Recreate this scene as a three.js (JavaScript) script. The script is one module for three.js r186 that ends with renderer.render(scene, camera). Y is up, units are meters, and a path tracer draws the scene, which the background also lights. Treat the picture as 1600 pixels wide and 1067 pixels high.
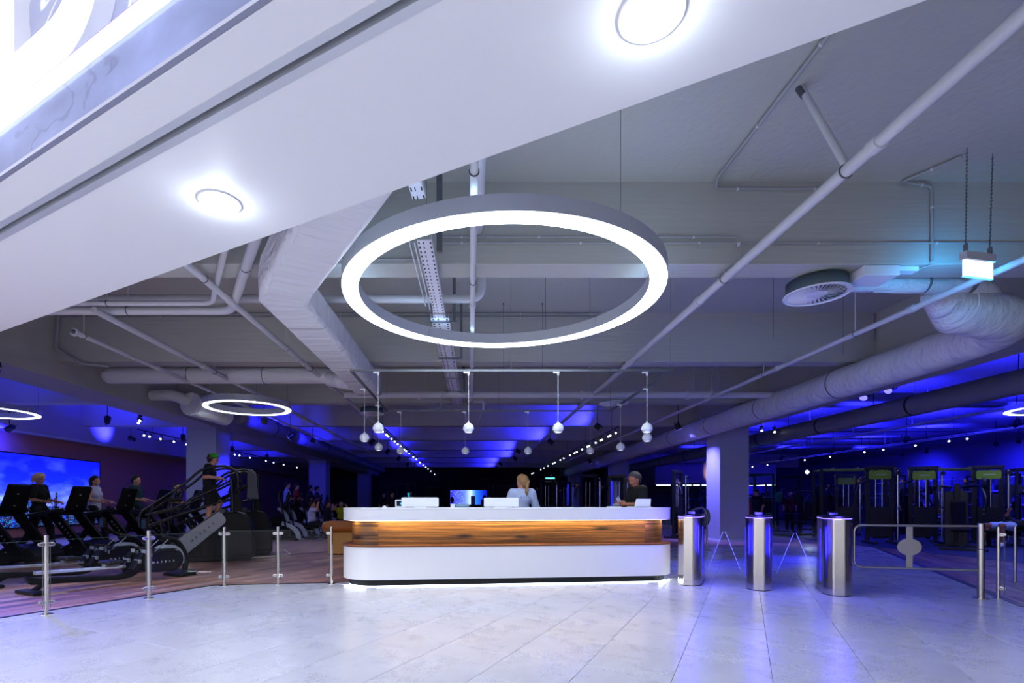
import * as THREE from 'three';
import { RoundedBoxGeometry } from 'three/addons/geometries/RoundedBoxGeometry.js';
import { mergeGeometries } from 'three/addons/utils/BufferGeometryUtils.js';
import { RectAreaLightUniformsLib } from 'three/addons/lights/RectAreaLightUniformsLib.js';

// ---------------------------------------------------------------- camera, exposure, background
RectAreaLightUniformsLib.init();
const scene = new THREE.Scene();
scene.background = new THREE.Color(0x000000);            // a closed interior: no sky is seen
const camera = new THREE.PerspectiveCamera(67.39, 1600 / 1067, 0.05, 120);
camera.position.set(0, 1.2, 0);
camera.setViewOffset(1600, 1067, 65, -253.5, 1600, 1067); // shift lens: verticals stay vertical
const renderer = new THREE.WebGLRenderer({ antialias: true });
renderer.toneMapping = THREE.LinearToneMapping;
renderer.toneMappingExposure = 1.5;
renderer.shadowMap.enabled = true;

const COLD = new THREE.Color().setRGB(0.75, 0.86, 1.0);   // the cool white of rings, downlights and LED strips
const MALL = new THREE.Color().setRGB(1.0, 0.975, 0.985);
const BLUE = new THREE.Color().setRGB(0.014, 0.013, 1.0); // saturated blue LED wash
const WARM = new THREE.Color().setRGB(1.0, 0.62, 0.3);
const K = { mall: 26.5, ring: 10.5, blue: 44, down: 7, strip: 10, spot: 2.5 };

function area(color, intensity, w, h, at, towards) {
  const l = new THREE.RectAreaLight(color, intensity, w, h);
  l.position.copy(at); l.lookAt(towards); scene.add(l); return l;
}
function spot(color, intensity, at, towards, angle, penumbra = 0.6, soft = 3) {
  const l = new THREE.SpotLight(color, intensity, 0, angle, penumbra, 2);
  l.position.copy(at); l.target.position.copy(towards); l.castShadow = true; l.shadow.radius = soft;
  scene.add(l, l.target); return l;
}

// ---------------------------------------------------------------- plan helpers: X right, D depth into the gym, y up
const V = (x, y, d) => new THREE.Vector3(x, y, -d);
const TH = 0.4939, SN = Math.sin(TH), CS = Math.cos(TH);  // the shop front stands at this angle to the beams
const UV = (u, v) => [u * CS + v * SN, -u * SN + v * CS];
const S = (u, v, y) => { const [x, d] = UV(u, v); return V(x, y, d); };

// ---------------------------------------------------------------- random numbers and noise
let seed = 12345;
const rnd = () => { seed = (seed + 0x6d2b79f5) | 0; let t = Math.imul(seed ^ (seed >>> 15), 1 | seed); t = (t + Math.imul(t ^ (t >>> 7), 61 | t)) ^ t; return ((t ^ (t >>> 14)) >>> 0) / 4294967296; };
const rr = (a, b) => a + (b - a) * rnd();
const hash2 = (x, y) => { let h = Math.imul(x | 0, 374761393) + Math.imul(y | 0, 668265263); h = Math.imul(h ^ (h >>> 13), 1274126177); return ((h ^ (h >>> 16)) >>> 0) / 4294967296; };
function vnoise(x, y, px = 0, py = 0) {
  const xi = Math.floor(x), yi = Math.floor(y), fx = x - xi, fy = y - yi, sx = fx * fx * (3 - 2 * fx), sy = fy * fy * (3 - 2 * fy);
  const w = (v, p) => (p ? ((v % p) + p) % p : v);
  const a = hash2(w(xi, px), w(yi, py)), b = hash2(w(xi + 1, px), w(yi, py)), c = hash2(w(xi, px), w(yi + 1, py)), d = hash2(w(xi + 1, px), w(yi + 1, py));
  return a + (b - a) * sx + (c - a) * sy + (a - b - c + d) * sx * sy;
}
function fbm(x, y, o = 4, px = 0, py = 0) { let s = 0, a = 0.5, t = 0; for (let i = 0; i < o; i++) { s += a * vnoise(x + i * 17, y + i * 31, px, py); t += a; x *= 2; y *= 2; px *= 2; py *= 2; a *= 0.5; } return s / t; }
function tex(w, h, f, srgb = true) {
  const data = new Uint8Array(w * h * 4);
  for (let y = 0; y < h; y++) for (let x = 0; x < w; x++) {
    const c = f(x / w, y / h), o = (y * w + x) * 4;
    data[o] = Math.max(0, Math.min(255, c[0])); data[o + 1] = Math.max(0, Math.min(255, c[1])); data[o + 2] = Math.max(0, Math.min(255, c[2])); data[o + 3] = c[3] ?? 255;
  }
  const t = new THREE.DataTexture(data, w, h); t.wrapS = t.wrapT = THREE.RepeatWrapping; t.magFilter = THREE.LinearFilter; t.minFilter = THREE.LinearMipmapLinearFilter;
  if (srgb) t.colorSpace = THREE.SRGBColorSpace; t.needsUpdate = true; return t;
}
function canvasTex(w, h, draw) {
  const c = document.createElement('canvas'); c.width = w; c.height = h; draw(c.getContext('2d'), w, h);
  const t = new THREE.CanvasTexture(c); t.colorSpace = THREE.SRGBColorSpace; return t;
}
const rep = (t, u, v) => { const c = t.clone(); c.repeat.set(u, v); c.needsUpdate = true; return c; };

// ---------------------------------------------------------------- geometry helpers
function clean(g) {
  let q = g.index ? g.toNonIndexed() : g;
  for (const k of Object.keys(q.attributes)) if (!['position', 'normal', 'uv'].includes(k)) q.deleteAttribute(k);
  if (!q.attributes.normal) q.computeVertexNormals();
  if (!q.attributes.uv) q.setAttribute('uv', new THREE.BufferAttribute(new Float32Array(q.attributes.position.count * 2), 2));
  q.clearGroups?.(); return q;
}
const merged = (gs) => (Array.isArray(gs) ? (gs.length === 1 ? gs[0] : mergeGeometries(gs.map(clean))) : gs);
const box = (w, h, d, x = 0, y = 0, z = 0) => new THREE.BoxGeometry(w, h, d).translate(x, y, z);
const rbox = (w, h, d, x = 0, y = 0, z = 0, r = 0.01, s = 2) => new RoundedBoxGeometry(w, h, d, s, Math.min(r, w * 0.49, h * 0.49, d * 0.49)).translate(x, y, z);
function cyl(a, b, r, r2 = r, seg = 12, open = false) {
  const dir = b.clone().sub(a), L = dir.length(), g = new THREE.CylinderGeometry(r2, r, L, seg, 1, open);
  g.applyQuaternion(new THREE.Quaternion().setFromUnitVectors(new THREE.Vector3(0, 1, 0), dir.normalize()));
  return g.translate((a.x + b.x) / 2, (a.y + b.y) / 2, (a.z + b.z) / 2);
}
const v3 = (x, y, z) => new THREE.Vector3(x, y, z);
// round tube along a polyline with filleted corners
function pipe(pts, r, fil = 0.05, seg = 10, step = 5) {
  const path = new THREE.CurvePath();
  let last = pts[0];
  for (let i = 1; i < pts.length; i++) {
    if (i === pts.length - 1) { path.add(new THREE.LineCurve3(last, pts[i])); break; }
    const a = pts[i - 1], b = pts[i], c = pts[i + 1], f = Math.min(fil, b.distanceTo(a) * 0.49, b.distanceTo(c) * 0.49);
    const p = b.clone().add(a.clone().sub(b).setLength(f)), q = b.clone().add(c.clone().sub(b).setLength(f));
    path.add(new THREE.LineCurve3(last, p)); path.add(new THREE.QuadraticBezierCurve3(p, b, q)); last = q;
  }
  const rings = [], P = [];
  for (const c of path.curves) { const n = c.isLineCurve3 ? 1 : step; for (let k = 0; k < n; k++) P.push([c.getPoint(k / n), c.getTangent(Math.min(0.999, k / n))]); }
  const e = path.curves[path.curves.length - 1]; P.push([e.getPoint(1), e.getTangent(1)]);
  return sweepRings(P, seg, (a) => [Math.cos(a) * r, Math.sin(a) * r], r);
}
function sweepRings(P, seg, prof) {
  let n = Math.abs(P[0][1].y) > 0.9 ? v3(1, 0, 0) : v3(0, 1, 0);
  const pos = [], nor = [], uv = [], idx = []; let L = 0;
  P.forEach(([p, t], i) => {
    n = n.clone().sub(t.clone().multiplyScalar(n.dot(t))).normalize(); const b = t.clone().cross(n).normalize();
    if (i) L += p.distanceTo(P[i - 1][0]);
    for (let k = 0; k <= seg; k++) {
      const a = (k / seg) * Math.PI * 2, [x, y] = prof(a), q = n.clone().multiplyScalar(x).add(b.clone().multiplyScalar(y));
      pos.push(p.x + q.x, p.y + q.y, p.z + q.z); q.normalize(); nor.push(q.x, q.y, q.z); uv.push(L, k / seg);
    }
  });
  for (let i = 0; i < P.length - 1; i++) for (let k = 0; k < seg; k++) { const a = i * (seg + 1) + k, b = a + seg + 1; idx.push(a, a + 1, b, b, a + 1, b + 1); }
  for (const [i, s] of [[0, 1], [P.length - 1, -1]]) {  // end caps
    const [p, t] = P[i], c = pos.length / 3, base = i * (seg + 1); pos.push(p.x, p.y, p.z); nor.push(-s * t.x, -s * t.y, -s * t.z); uv.push(0, 0);
    const st = pos.length / 3;
    for (let k = 0; k <= seg; k++) { pos.push(pos[(base + k) * 3], pos[(base + k) * 3 + 1], pos[(base + k) * 3 + 2]); nor.push(-s * t.x, -s * t.y, -s * t.z); uv.push(0, 0); }
    for (let k = 0; k < seg; k++) s > 0 ? idx.push(c, st + k + 1, st + k) : idx.push(c, st + k, st + k + 1);
  }
  const g = new THREE.BufferGeometry(); g.setAttribute('position', new THREE.Float32BufferAttribute(pos, 3)); g.setAttribute('normal', new THREE.Float32BufferAttribute(nor, 3)); g.setAttribute('uv', new THREE.Float32BufferAttribute(uv, 2)); g.setIndex(idx); return g;
}
function shapeOf(pts) { const s = new THREE.Shape(); pts.forEach(([x, y], i) => (i ? s.lineTo(x, y) : s.moveTo(x, y))); s.closePath(); return s; }
function roundedPoly(pts, r) { // polygon with rounded corners
  const s = new THREE.Shape(), n = pts.length;
  for (let i = 0; i < n; i++) {
    const p = pts[(i + n - 1) % n], c = pts[i], q = pts[(i + 1) % n], rad = Array.isArray(r) ? r[i] : r;
    const l1 = Math.hypot(p[0] - c[0], p[1] - c[1]), l2 = Math.hypot(q[0] - c[0], q[1] - c[1]), f = Math.min(rad, l1 * 0.49, l2 * 0.49);
    const a = [c[0] + ((p[0] - c[0]) / l1) * f, c[1] + ((p[1] - c[1]) / l1) * f], b = [c[0] + ((q[0] - c[0]) / l2) * f, c[1] + ((q[1] - c[1]) / l2) * f];
    i ? s.lineTo(a[0], a[1]) : s.moveTo(a[0], a[1]); s.quadraticCurveTo(c[0], c[1], b[0], b[1]);
  }
  s.closePath(); return s;
}
// extrude a side-view outline (x, y) to a thickness centred on z
const ext = (shape, t, bev = 0.006, seg = 6) => new THREE.ExtrudeGeometry(shape, { depth: Math.max(0.001, t - 2 * bev), bevelEnabled: bev > 0, bevelThickness: bev, bevelSize: bev, bevelOffset: -bev, bevelSegments: 2, curveSegments: seg }).translate(0, 0, -t / 2 + bev);
// extrude a plan outline (X, D) up from y0 to y1
const slab = (shape, y0, y1, bev = 0, seg = 10) => new THREE.ExtrudeGeometry(shape, { depth: y1 - y0 - 2 * bev, bevelEnabled: bev > 0, bevelThickness: bev, bevelSize: bev, bevelOffset: -bev, bevelSegments: 2, curveSegments: seg }).translate(0, 0, bev).rotateX(-Math.PI / 2).translate(0, y0, 0);
const lathe = (pts, seg = 20) => new THREE.LatheGeometry(pts.map(([r, y]) => new THREE.Vector2(r, y)), seg);
const planUV = (g) => { const p = g.attributes.position, u = g.attributes.uv; for (let i = 0; i < p.count; i++) u.setXY(i, p.getX(i), -p.getZ(i)); return g; };

// ---------------------------------------------------------------- naming
const taken = {};
function numbered(name) { const n = taken[name] = (taken[name] ?? -1) + 1; return n ? name + '_' + String(n).padStart(3, '0') : name; }
function shadow(o) { o.castShadow = o.receiveShadow = true; return o; }
function part(name, geo, mat, parent, label) { const m = shadow(new THREE.Mesh(merged(geo), mat)); m.name = name; parent.add(m); if (label) m.userData.label = label; return m; }
function thing(name, label, category, at = v3(0, 0, 0), turn = 0, group) { const o = new THREE.Group(); o.name = numbered(name); o.position.copy(at); o.rotation.y = turn; o.userData = { label, category }; if (group) o.userData.group = group; scene.add(o); return o; }
function solo(name, label, category, geo, mat, group) { const m = part(numbered(name), geo, mat, scene); m.userData = { label, category }; if (group) m.userData.group = group; return m; }
function structure(name, geo, mat) { const m = part(numbered(name), geo, mat, scene); m.userData = { kind: 'structure' }; return m; }
function copyOf(src, at, turn, label, group) { const c = src.clone(); c.name = numbered(src.name.replace(/_\d{3}$/, '')); c.userData = { ...src.userData }; if (label) c.userData.label = label; if (group) c.userData.group = group; c.position.copy(at); if (turn !== undefined) c.rotation.y = turn; scene.add(c); return c; }

// ---------------------------------------------------------------- materials
const std = (color, roughness = 0.6, metalness = 0, o = {}) => new THREE.MeshStandardMaterial({ color: new THREE.Color(color), roughness, metalness, ...o });
const lit = (c, k) => new THREE.MeshStandardMaterial({ color: 0x05070a, roughness: 0.2, emissive: new THREE.Color(c), emissiveIntensity: k });
const glow = (c, k) => new THREE.MeshStandardMaterial({ color: 0xffffff, roughness: 0.5, emissive: c, emissiveIntensity: k });
const bumpFine = tex(256, 256, (u, v) => { const n = 255 * fbm(u * 32, v * 32, 4, 32, 32); return [n, n, n]; }, false);
const bumpCloud = tex(256, 256, (u, v) => { const n = 255 * fbm(u * 6, v * 6, 5, 6, 6); return [n, n, n]; }, false);
const M = {
  concrete: std('#bdbdb6', 0.8, 0, { bumpMap: rep(bumpFine, 0.7, 0.7), bumpScale: 0.004 }),
  soffit: std('#ebebeb', 0.55),
  pipe: std('#d6d6da', 0.5), pipeDark: std('#5f6166', 0.6), conduit: std('#a9abae', 0.55),
  duct: std('#e4e4e6', 0.75, 0, { bumpMap: rep(bumpCloud, 0.9, 0.9), bumpScale: 0.05 }),
  galv: std('#8f9299', 0.35, 0.9), tray: std('#e4e7ee', 0.5, 0),
  steel: std('#c9c5bd', 0.22, 1.0), steelDark: std('#5a5a60', 0.3, 1.0), chrome: std('#e8e8ec', 0.08, 1.0),
  alu: std('#ced2d8', 0.4, 0.35),
  black: std('#0b0c0e', 0.5), blackGloss: std('#08090b', 0.2), darkGrey: std('#1b1d21', 0.5), rubber: std('#0a0a0b', 0.9), midGrey: std('#6c7076', 0.5),
  white: std('#eef0f4', 0.35), whiteGloss: std('#f2f4f8', 0.2),
  glass: new THREE.MeshPhysicalMaterial({ color: 0xf4fbff, roughness: 0.02, transmission: 1, thickness: 0, ior: 1.45, specularIntensity: 0.3 }),
  greenGlass: std('#4f6663', 0.15), lime: std('#86a81c', 0.4), yellow: std('#f0a500', 0.5), red: std('#7c1414', 0.6),
  leather: std('#9a5410', 0.42, 0, { bumpMap: rep(bumpFine, 6, 6), bumpScale: 0.002 }), leatherTan: std('#b07d3a', 0.55),
  skin: std('#c98f78', 0.55), skinTan: std('#a86a50', 0.55),
};
// ================================================================ FLOOR
function clipPoly(subject, clip) { // clip is convex, counter-clockwise
  let out = subject;
  for (let i = 0; i < clip.length && out.length; i++) {
    const [ax, ay] = clip[i], [bx, by] = clip[(i + 1) % clip.length], inp = out; out = [];
    const side = ([x, y]) => (bx - ax) * (y - ay) - (by - ay) * (x - ax);
    for (let k = 0; k < inp.length; k++) {
      const p = inp[k], q = inp[(k + 1) % inp.length], sp = side(p), sq = side(q);
      if (sp >= 0) out.push(p);
      if (sp >= 0 !== sq >= 0) { const t = sp / (sp - sq); out.push([p[0] + (q[0] - p[0]) * t, p[1] + (q[1] - p[1]) * t]); }
    }
  }
  return out.filter((p, i) => { const q = out[(i + 1) % out.length]; return Math.hypot(p[0] - q[0], p[1] - q[1]) > 0.004; });
}
const polyArea = (p) => p.reduce((s, [x, y], i) => { const [X, Y] = p[(i + 1) % p.length]; return s + x * Y - X * y; }, 0) / 2;
const toUV = ([x, d]) => [x * CS - d * SN, x * SN + d * CS];
// lay pieces of size a (across u) by b (along v) over a plan region; the 300 nearest are parts, the rest one joined part
function lay(parent, name, regionXD, a, b, gap, u0, v0, stagger, mats, thick, fall) {
  const region = regionXD.map(toUV), us = region.map((p) => p[0]), vs = region.map((p) => p[1]), list = [];
  let iu = 0;
  for (let u = u0 + Math.floor((Math.min(...us) - u0) / a) * a; u < Math.max(...us); u += a, iu++) {
    const sh = stagger(Math.round((u - u0) / a)) * b;
    for (let v = v0 + sh + Math.floor((Math.min(...vs) - v0 - sh) / b) * b; v < Math.max(...vs); v += b) {
      const h = gap / 2, rect = [[u + h, v + h], [u + a - h, v + h], [u + a - h, v + b - h], [u + h, v + b - h]];
      const c = clipPoly(region, rect); if (c.length < 3) continue;
      const A = Math.abs(polyArea(c)); if (A < 0.002) continue;
      const [x, d] = UV(u + a / 2, v + b / 2);
      list.push({ u, v, c, full: A > (a - gap) * (b - gap) * 0.999, dist: Math.hypot(x, d), x, d });
    }
  }
  list.sort((p, q) => p.dist - q.dist);
  const w = a - gap, l = b - gap, fullGeo = slab(shapeOf([[-w / 2, -l / 2], [w / 2, -l / 2], [w / 2, l / 2], [-w / 2, l / 2]]), 0, thick, 0.0015);
  const variants = [0, 1, 2, 3, 4, 5].map((k) => { const g = planUV(fullGeo.clone()); const t = g.attributes.uv; for (let i = 0; i < t.count; i++) t.setXY(i, t.getX(i) + k * 0.37, t.getY(i) + k * 1.31); return g; });
  const rest = [];
  list.forEach((p, i) => {
    const m = mats[Math.floor(hash2(Math.round(p.u * 50), Math.round(p.v * 50)) * mats.length)], k = Math.floor(hash2(Math.round(p.v * 70), Math.round(p.u * 30)) * 6);
    if (p.full && i < 300) { const o = part(name, variants[k], m, parent); o.position.set(p.x, -thick, -p.d); o.rotation.y = -TH; return; }
    const g = planUV(slab(shapeOf((polyArea(p.c) > 0 ? p.c : [...p.c].reverse()).map(([u, v]) => [u - p.u, v - p.v])), -thick, 0));
    const t = g.attributes.uv; for (let j = 0; j < t.count; j++) t.setXY(j, t.getX(j) + k * 0.37, t.getY(j) + k * 1.31);
    if (i < 300) { const [x, d] = UV(p.u, p.v); const o = part(name, g, m, parent); o.position.set(x, 0, -d); o.rotation.y = -TH; } else { const [x, d] = UV(p.u, p.v); g.rotateY(-TH).translate(x, 0, -d); rest.push(g); }
  });
  if (rest.length) { const o = part(fall, rest, mats[0], parent); o.userData.kind = 'stuff'; }
  return list.length;
}
const floorBase = structure('floor', slab(shapeOf([[-40, -30], [40, -30], [40, 50], [-40, 50]]), -0.25, -0.006), std('#55555c', 0.8));

// large grey stoneware tiles
const tileTex = tex(512, 512, (u, v) => {
  const n = fbm(u * 5, v * 5, 5, 5, 5), f = fbm(u * 40, v * 10, 3, 40, 10), b = 198 + (n - 0.5) * 16 + (f - 0.5) * 9 + (hash2(u * 5120, v * 5120 + 77) - 0.5) * 9; return [b * 0.965, b * 0.98, b * 1.04];
});
const tileRough = tex(256, 256, (u, v) => { const n = fbm(u * 8, v * 8, 4, 8, 8); const b = 255 * (0.68 + (n - 0.5) * 0.1 + (hash2(u * 2560, v * 2560 + 5) - 0.5) * 0.06); return [b, b, b]; }, false);
const tileMats = ['#ffffff', '#fbfbfc', '#f6f6f8'].map((c) => std(c, 0.42, 0, { map: rep(tileTex, 0.8, 0.8), roughnessMap: rep(tileRough, 0.7, 0.7) }));
const b0 = UV(-6.9, 0.4), b1 = UV(2.6, 0.4), L0 = UV(-6.9, 4.85);
const tileRegion = [b0, b1, [6.45, 5.96], [11.2, 14.2], [1.0, 14.2], [1.0, 8.6], [-1.8, 7.9], [-2.0, 7.8], L0];
lay(floorBase, 'tile', tileRegion, 0.605, 1.21, 0.003, -1.05, 0.15, (i) => (((i % 2) + 2) % 2) * 0.5, tileMats, 0.01, 'tile_far');
// the mall's tiles outside the frame and behind the camera
{ const g = planUV(slab(shapeOf([UV(-15, -12), UV(15, -12), UV(15, 0.4), UV(-15, 0.4)]), -0.02, 0)); part('tile_mall', g, tileMats[0], floorBase).userData.kind = 'stuff'; }
{ const g = planUV(slab(shapeOf([UV(2.6, 0.4), UV(15, 0.4), UV(15, 5), [6.45, 5.96]]), -0.02, 0)); part('tile_side', g, tileMats[1], floorBase).userData.kind = 'stuff'; }

// reddish oak planks
const woodTex = tex(512, 512, (u, v) => {
  const w = fbm(u * 4, v * 2, 3, 4, 2), g = fbm(u * 60 + w * 5, v * 3, 3, 0, 3), k = 0.72 + (g - 0.5) * 0.55 + (w - 0.5) * 0.3; return [250 * k, 196 * k, 178 * k];
});
const plankMats = ['#ffffff', '#d9cfd0', '#f0dcd2', '#bfb2b0', '#e6d6d6'].map((c) => std(c, 0.4, 0, { map: rep(woodTex, 1.6, 0.5) }));
const woodLeft = [UV(-6.9, 0.4), L0, [-2.0, 7.8], [-1.8, 7.9], [1.0, 8.6], [1.0, 24], [-14.5, 24], [-14.5, 9.6], UV(-10, 0.4)];
lay(floorBase, 'plank', woodLeft, 0.19, 1.38, 0.003, -6.9, 0.3, (i) => hash2(i, 7), plankMats, 0.01, 'plank_far');
const woodRight = [[6.45, 5.96], [11.2, 7.2], [11.2, 14.2]], woodBand = [[1.0, 14.2], [11.2, 14.2], [11.2, 24], [1.0, 24]];
{ const n = (r) => planUV(slab(shapeOf(r), -0.02, 0)); void n;
  lay(floorBase, 'plank', woodRight, 0.19, 1.38, 0.003, -6.9, 0.3, (i) => hash2(i, 7), plankMats, 0.01, 'plank_far');
  part('plank_rear', planUV(slab(shapeOf(woodBand), -0.02, -0.0005)), plankMats[0], floorBase).userData.kind = 'stuff';
  part('plank_rear', planUV(slab(shapeOf([[-14.5, 24], [11.2, 24], [11.2, 46], [-14.5, 46]]), -0.02, -0.0005)), plankMats[3], floorBase).userData.kind = 'stuff'; }
// dark blue rubber sports floor on the right
structure('floor', planUV(slab(shapeOf([[11.2, -4], [26, -4], [26, 46], [11.2, 46]]), -0.02, 0.006)), std('#152a55', 0.55, 0, { bumpMap: rep(bumpFine, 3, 3), bumpScale: 0.002 }));
// dark metal trims between the floorings
const trimM = std('#20222a', 0.35, 0.6);
{ const strip = (p, q, w, h) => { const a = V(p[0], 0, p[1]), b = V(q[0], 0, q[1]), L = a.distanceTo(b), g = box(L, h, w); g.rotateY(Math.atan2(q[1] - p[1], q[0] - p[0])); return g.translate((a.x + b.x) / 2, h / 2, (a.z + b.z) / 2); };
  structure('trim', strip(UV(-6.9, 0.4), L0, 0.05, 0.006), trimM); structure('trim', strip(L0, [-2.0, 7.8], 0.05, 0.006), trimM);
  structure('trim', strip([6.45, 5.96], [11.2, 14.2], 0.09, 0.006), trimM); }

// ================================================================ SHELL
const YC = 4.96, YB = 4.0, YL = 3.66;   // ceiling, underside of cross beams, underside of long beams
const dim = std('#8d8d93', 0.85), darkWall = std('#55504f', 0.85), mallWall = std('#e8e8ee', 0.7);
structure('ceiling', slab(shapeOf([[-16, 10.3], [26, -12.3], [26, 47], [-16, 47]]), YC, YC + 0.3), M.concrete);
const crossB = [5.99, 10.09, 14.2, 18.35, 22.5, 26.6, 30.7, 34.9, 39.0];
const rail = (x0, x1, y0, y1, d0, d1) => box(x1 - x0, y1 - y0, d1 - d0, (x0 + x1) / 2, (y0 + y1) / 2, -(d0 + d1) / 2);
const beamG = (x0, x1, y0, y1, d0, d1) => rbox(x1 - x0, y1 - y0, d1 - d0, (x0 + x1) / 2, (y0 + y1) / 2, -(d0 + d1) / 2, 0.012, 1);
crossB.forEach((d) => { structure('beam', beamG(-8.15, 8.0, YB, YC + 0.02, d, d + 0.36), M.concrete);
  structure('beam', beamG(-14.6, -9.1, YB, YC + 0.02, d, d + 0.36), M.concrete); if (d < 7 || d > 38) structure('beam', beamG(9.0, 25, YB, YC + 0.02, d, d + 0.36), M.concrete); });
structure('beam', beamG(-9.15, -8.15, YL, YC + 0.02, 6.9, 46), M.concrete);
structure('beam', beamG(8.0, 9.0, YL, YC + 0.02, 2.0, 46), M.concrete);
const colM = std('#b4b6bc', 0.7);
for (const d of [16.5, 29, 41.5]) { structure('pillar', rbox(0.96, YL, 0.95, -8.68, YL / 2, -d - 0.475, 0.01, 1), colM); structure('pillar', rbox(0.94, YL, 0.95, 8.51, YL / 2, -d - 0.475, 0.01, 1), colM); }
structure('baseboard_right', [rail(8.03, 8.99, 0, 0.05, 16.47, 16.5), rail(8.01, 8.03, 0, 0.05, 16.5, 17.4)], M.white);
// outer walls of the gym
const wallG = (x0, x1, d0, d1, y1 = YC) => rail(x0, x1, -0.02, y1, d0, d1);
structure('wall_left', wallG(-14.8, -14.5, 9.3, 46.2), std('#c48a70', 0.85));
structure('wall_back', wallG(-14.8, 26, 46, 46.3), std('#3a3433', 0.9));
structure('wall_right', wallG(25.7, 26, -12, 46.3), std('#4b4a58', 0.85));
// dropped bulkhead along the left wall
structure('trim', beamG(-14.5, -13.9, 3.45, YC, 9.9, 45.9), M.concrete);
// shop front: soffit and fascia over the entrance, returns left and right
const YS = 3.2;
const soffitMat = M.soffit;
const sBox = (u0, u1, v0, v1, y0, y1) => slab(shapeOf([UV(u0, v0), UV(u1, v0), UV(u1, v1), UV(u0, v1)]), y0, y1);
structure('ceiling', sBox(-14, 14, 1.735, 2.65, YS, 5.3), soffitMat);
structure('ceiling', sBox(-14, 14, 1.42, 1.615, YS, YS + 0.3), soffitMat); structure('wall_front', sBox(-14, 14, 1.56, 1.62, YS + 0.3, 6.2), mallWall);
structure('trim', sBox(-14, 14, 1.615, 1.655, YS - 0.004, YS + 0.04), M.alu);   // shutter slot: two aluminium lips and a dark gap
structure('trim', sBox(-14, 14, 1.69, 1.735, YS - 0.004, YS + 0.04), M.alu);
structure('trim', sBox(-14, 14, 1.655, 1.69, YS + 0.16, YS + 0.2), std('#020202', 0.95));
structure('wall_front', sBox(-14, -9.2, 1.45, 2.6, 0, YS), mallWall);
structure('wall_front', sBox(8.5, 14.5, 1.45, 2.6, 0, YS), mallWall);
// the mall outside
structure('ceiling', sBox(-15, 15, -12, 1.42, 6.2, 6.5), mallWall);
structure('wall_front', sBox(-15, 15, 1.44, 1.9, 5.2, 6.3), mallWall);
structure('wall_rear', sBox(-15, 15, -12.3, -12, 0, 6.2), mallWall);
structure('wall_side', sBox(-15.3, -15, -12, 2.6, 0, 6.2), mallWall);
structure('wall_side', sBox(15, 15.3, -12, 2.6, 0, 6.2), mallWall);
// side walls that close the gap between shop front and gym walls
structure('wall_side', sBox(-20, -13.9, 2.0, 2.4, 0, YC), darkWall); structure('wall_side', sBox(13.9, 31, 2.0, 2.4, 0, YC), darkWall);
for (const [u, v] of [[-9, -3], [-4.5, -3], [0, -3], [4.5, -3], [9, -3], [-9, -8], [-4.5, -8], [0, -8], [4.5, -8], [9, -8]]) {
  const t = thing('ceiling_light', 'square white flush luminaire on the mall ceiling', 'light', S(u, v, 6.13), -TH, 'luminaires on the mall ceiling');
  part('frame', rbox(1.3, 0.07, 1.3, 0, 0.04, 0), M.white, t); part('diffuser', rbox(1.2, 0.02, 1.2, 0, 0, 0), glow(MALL, 3), t);
  area(MALL, K.mall * (u < -6 ? 1.9 : u < -2 ? 1.5 : u < 2 ? 0.9 : u < 6 ? 0.15 : 0.08), 1.15, 1.15, S(u, v, 6.1), S(u, v, 0));
}
const SIGN = { d: -3.75 };
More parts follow.
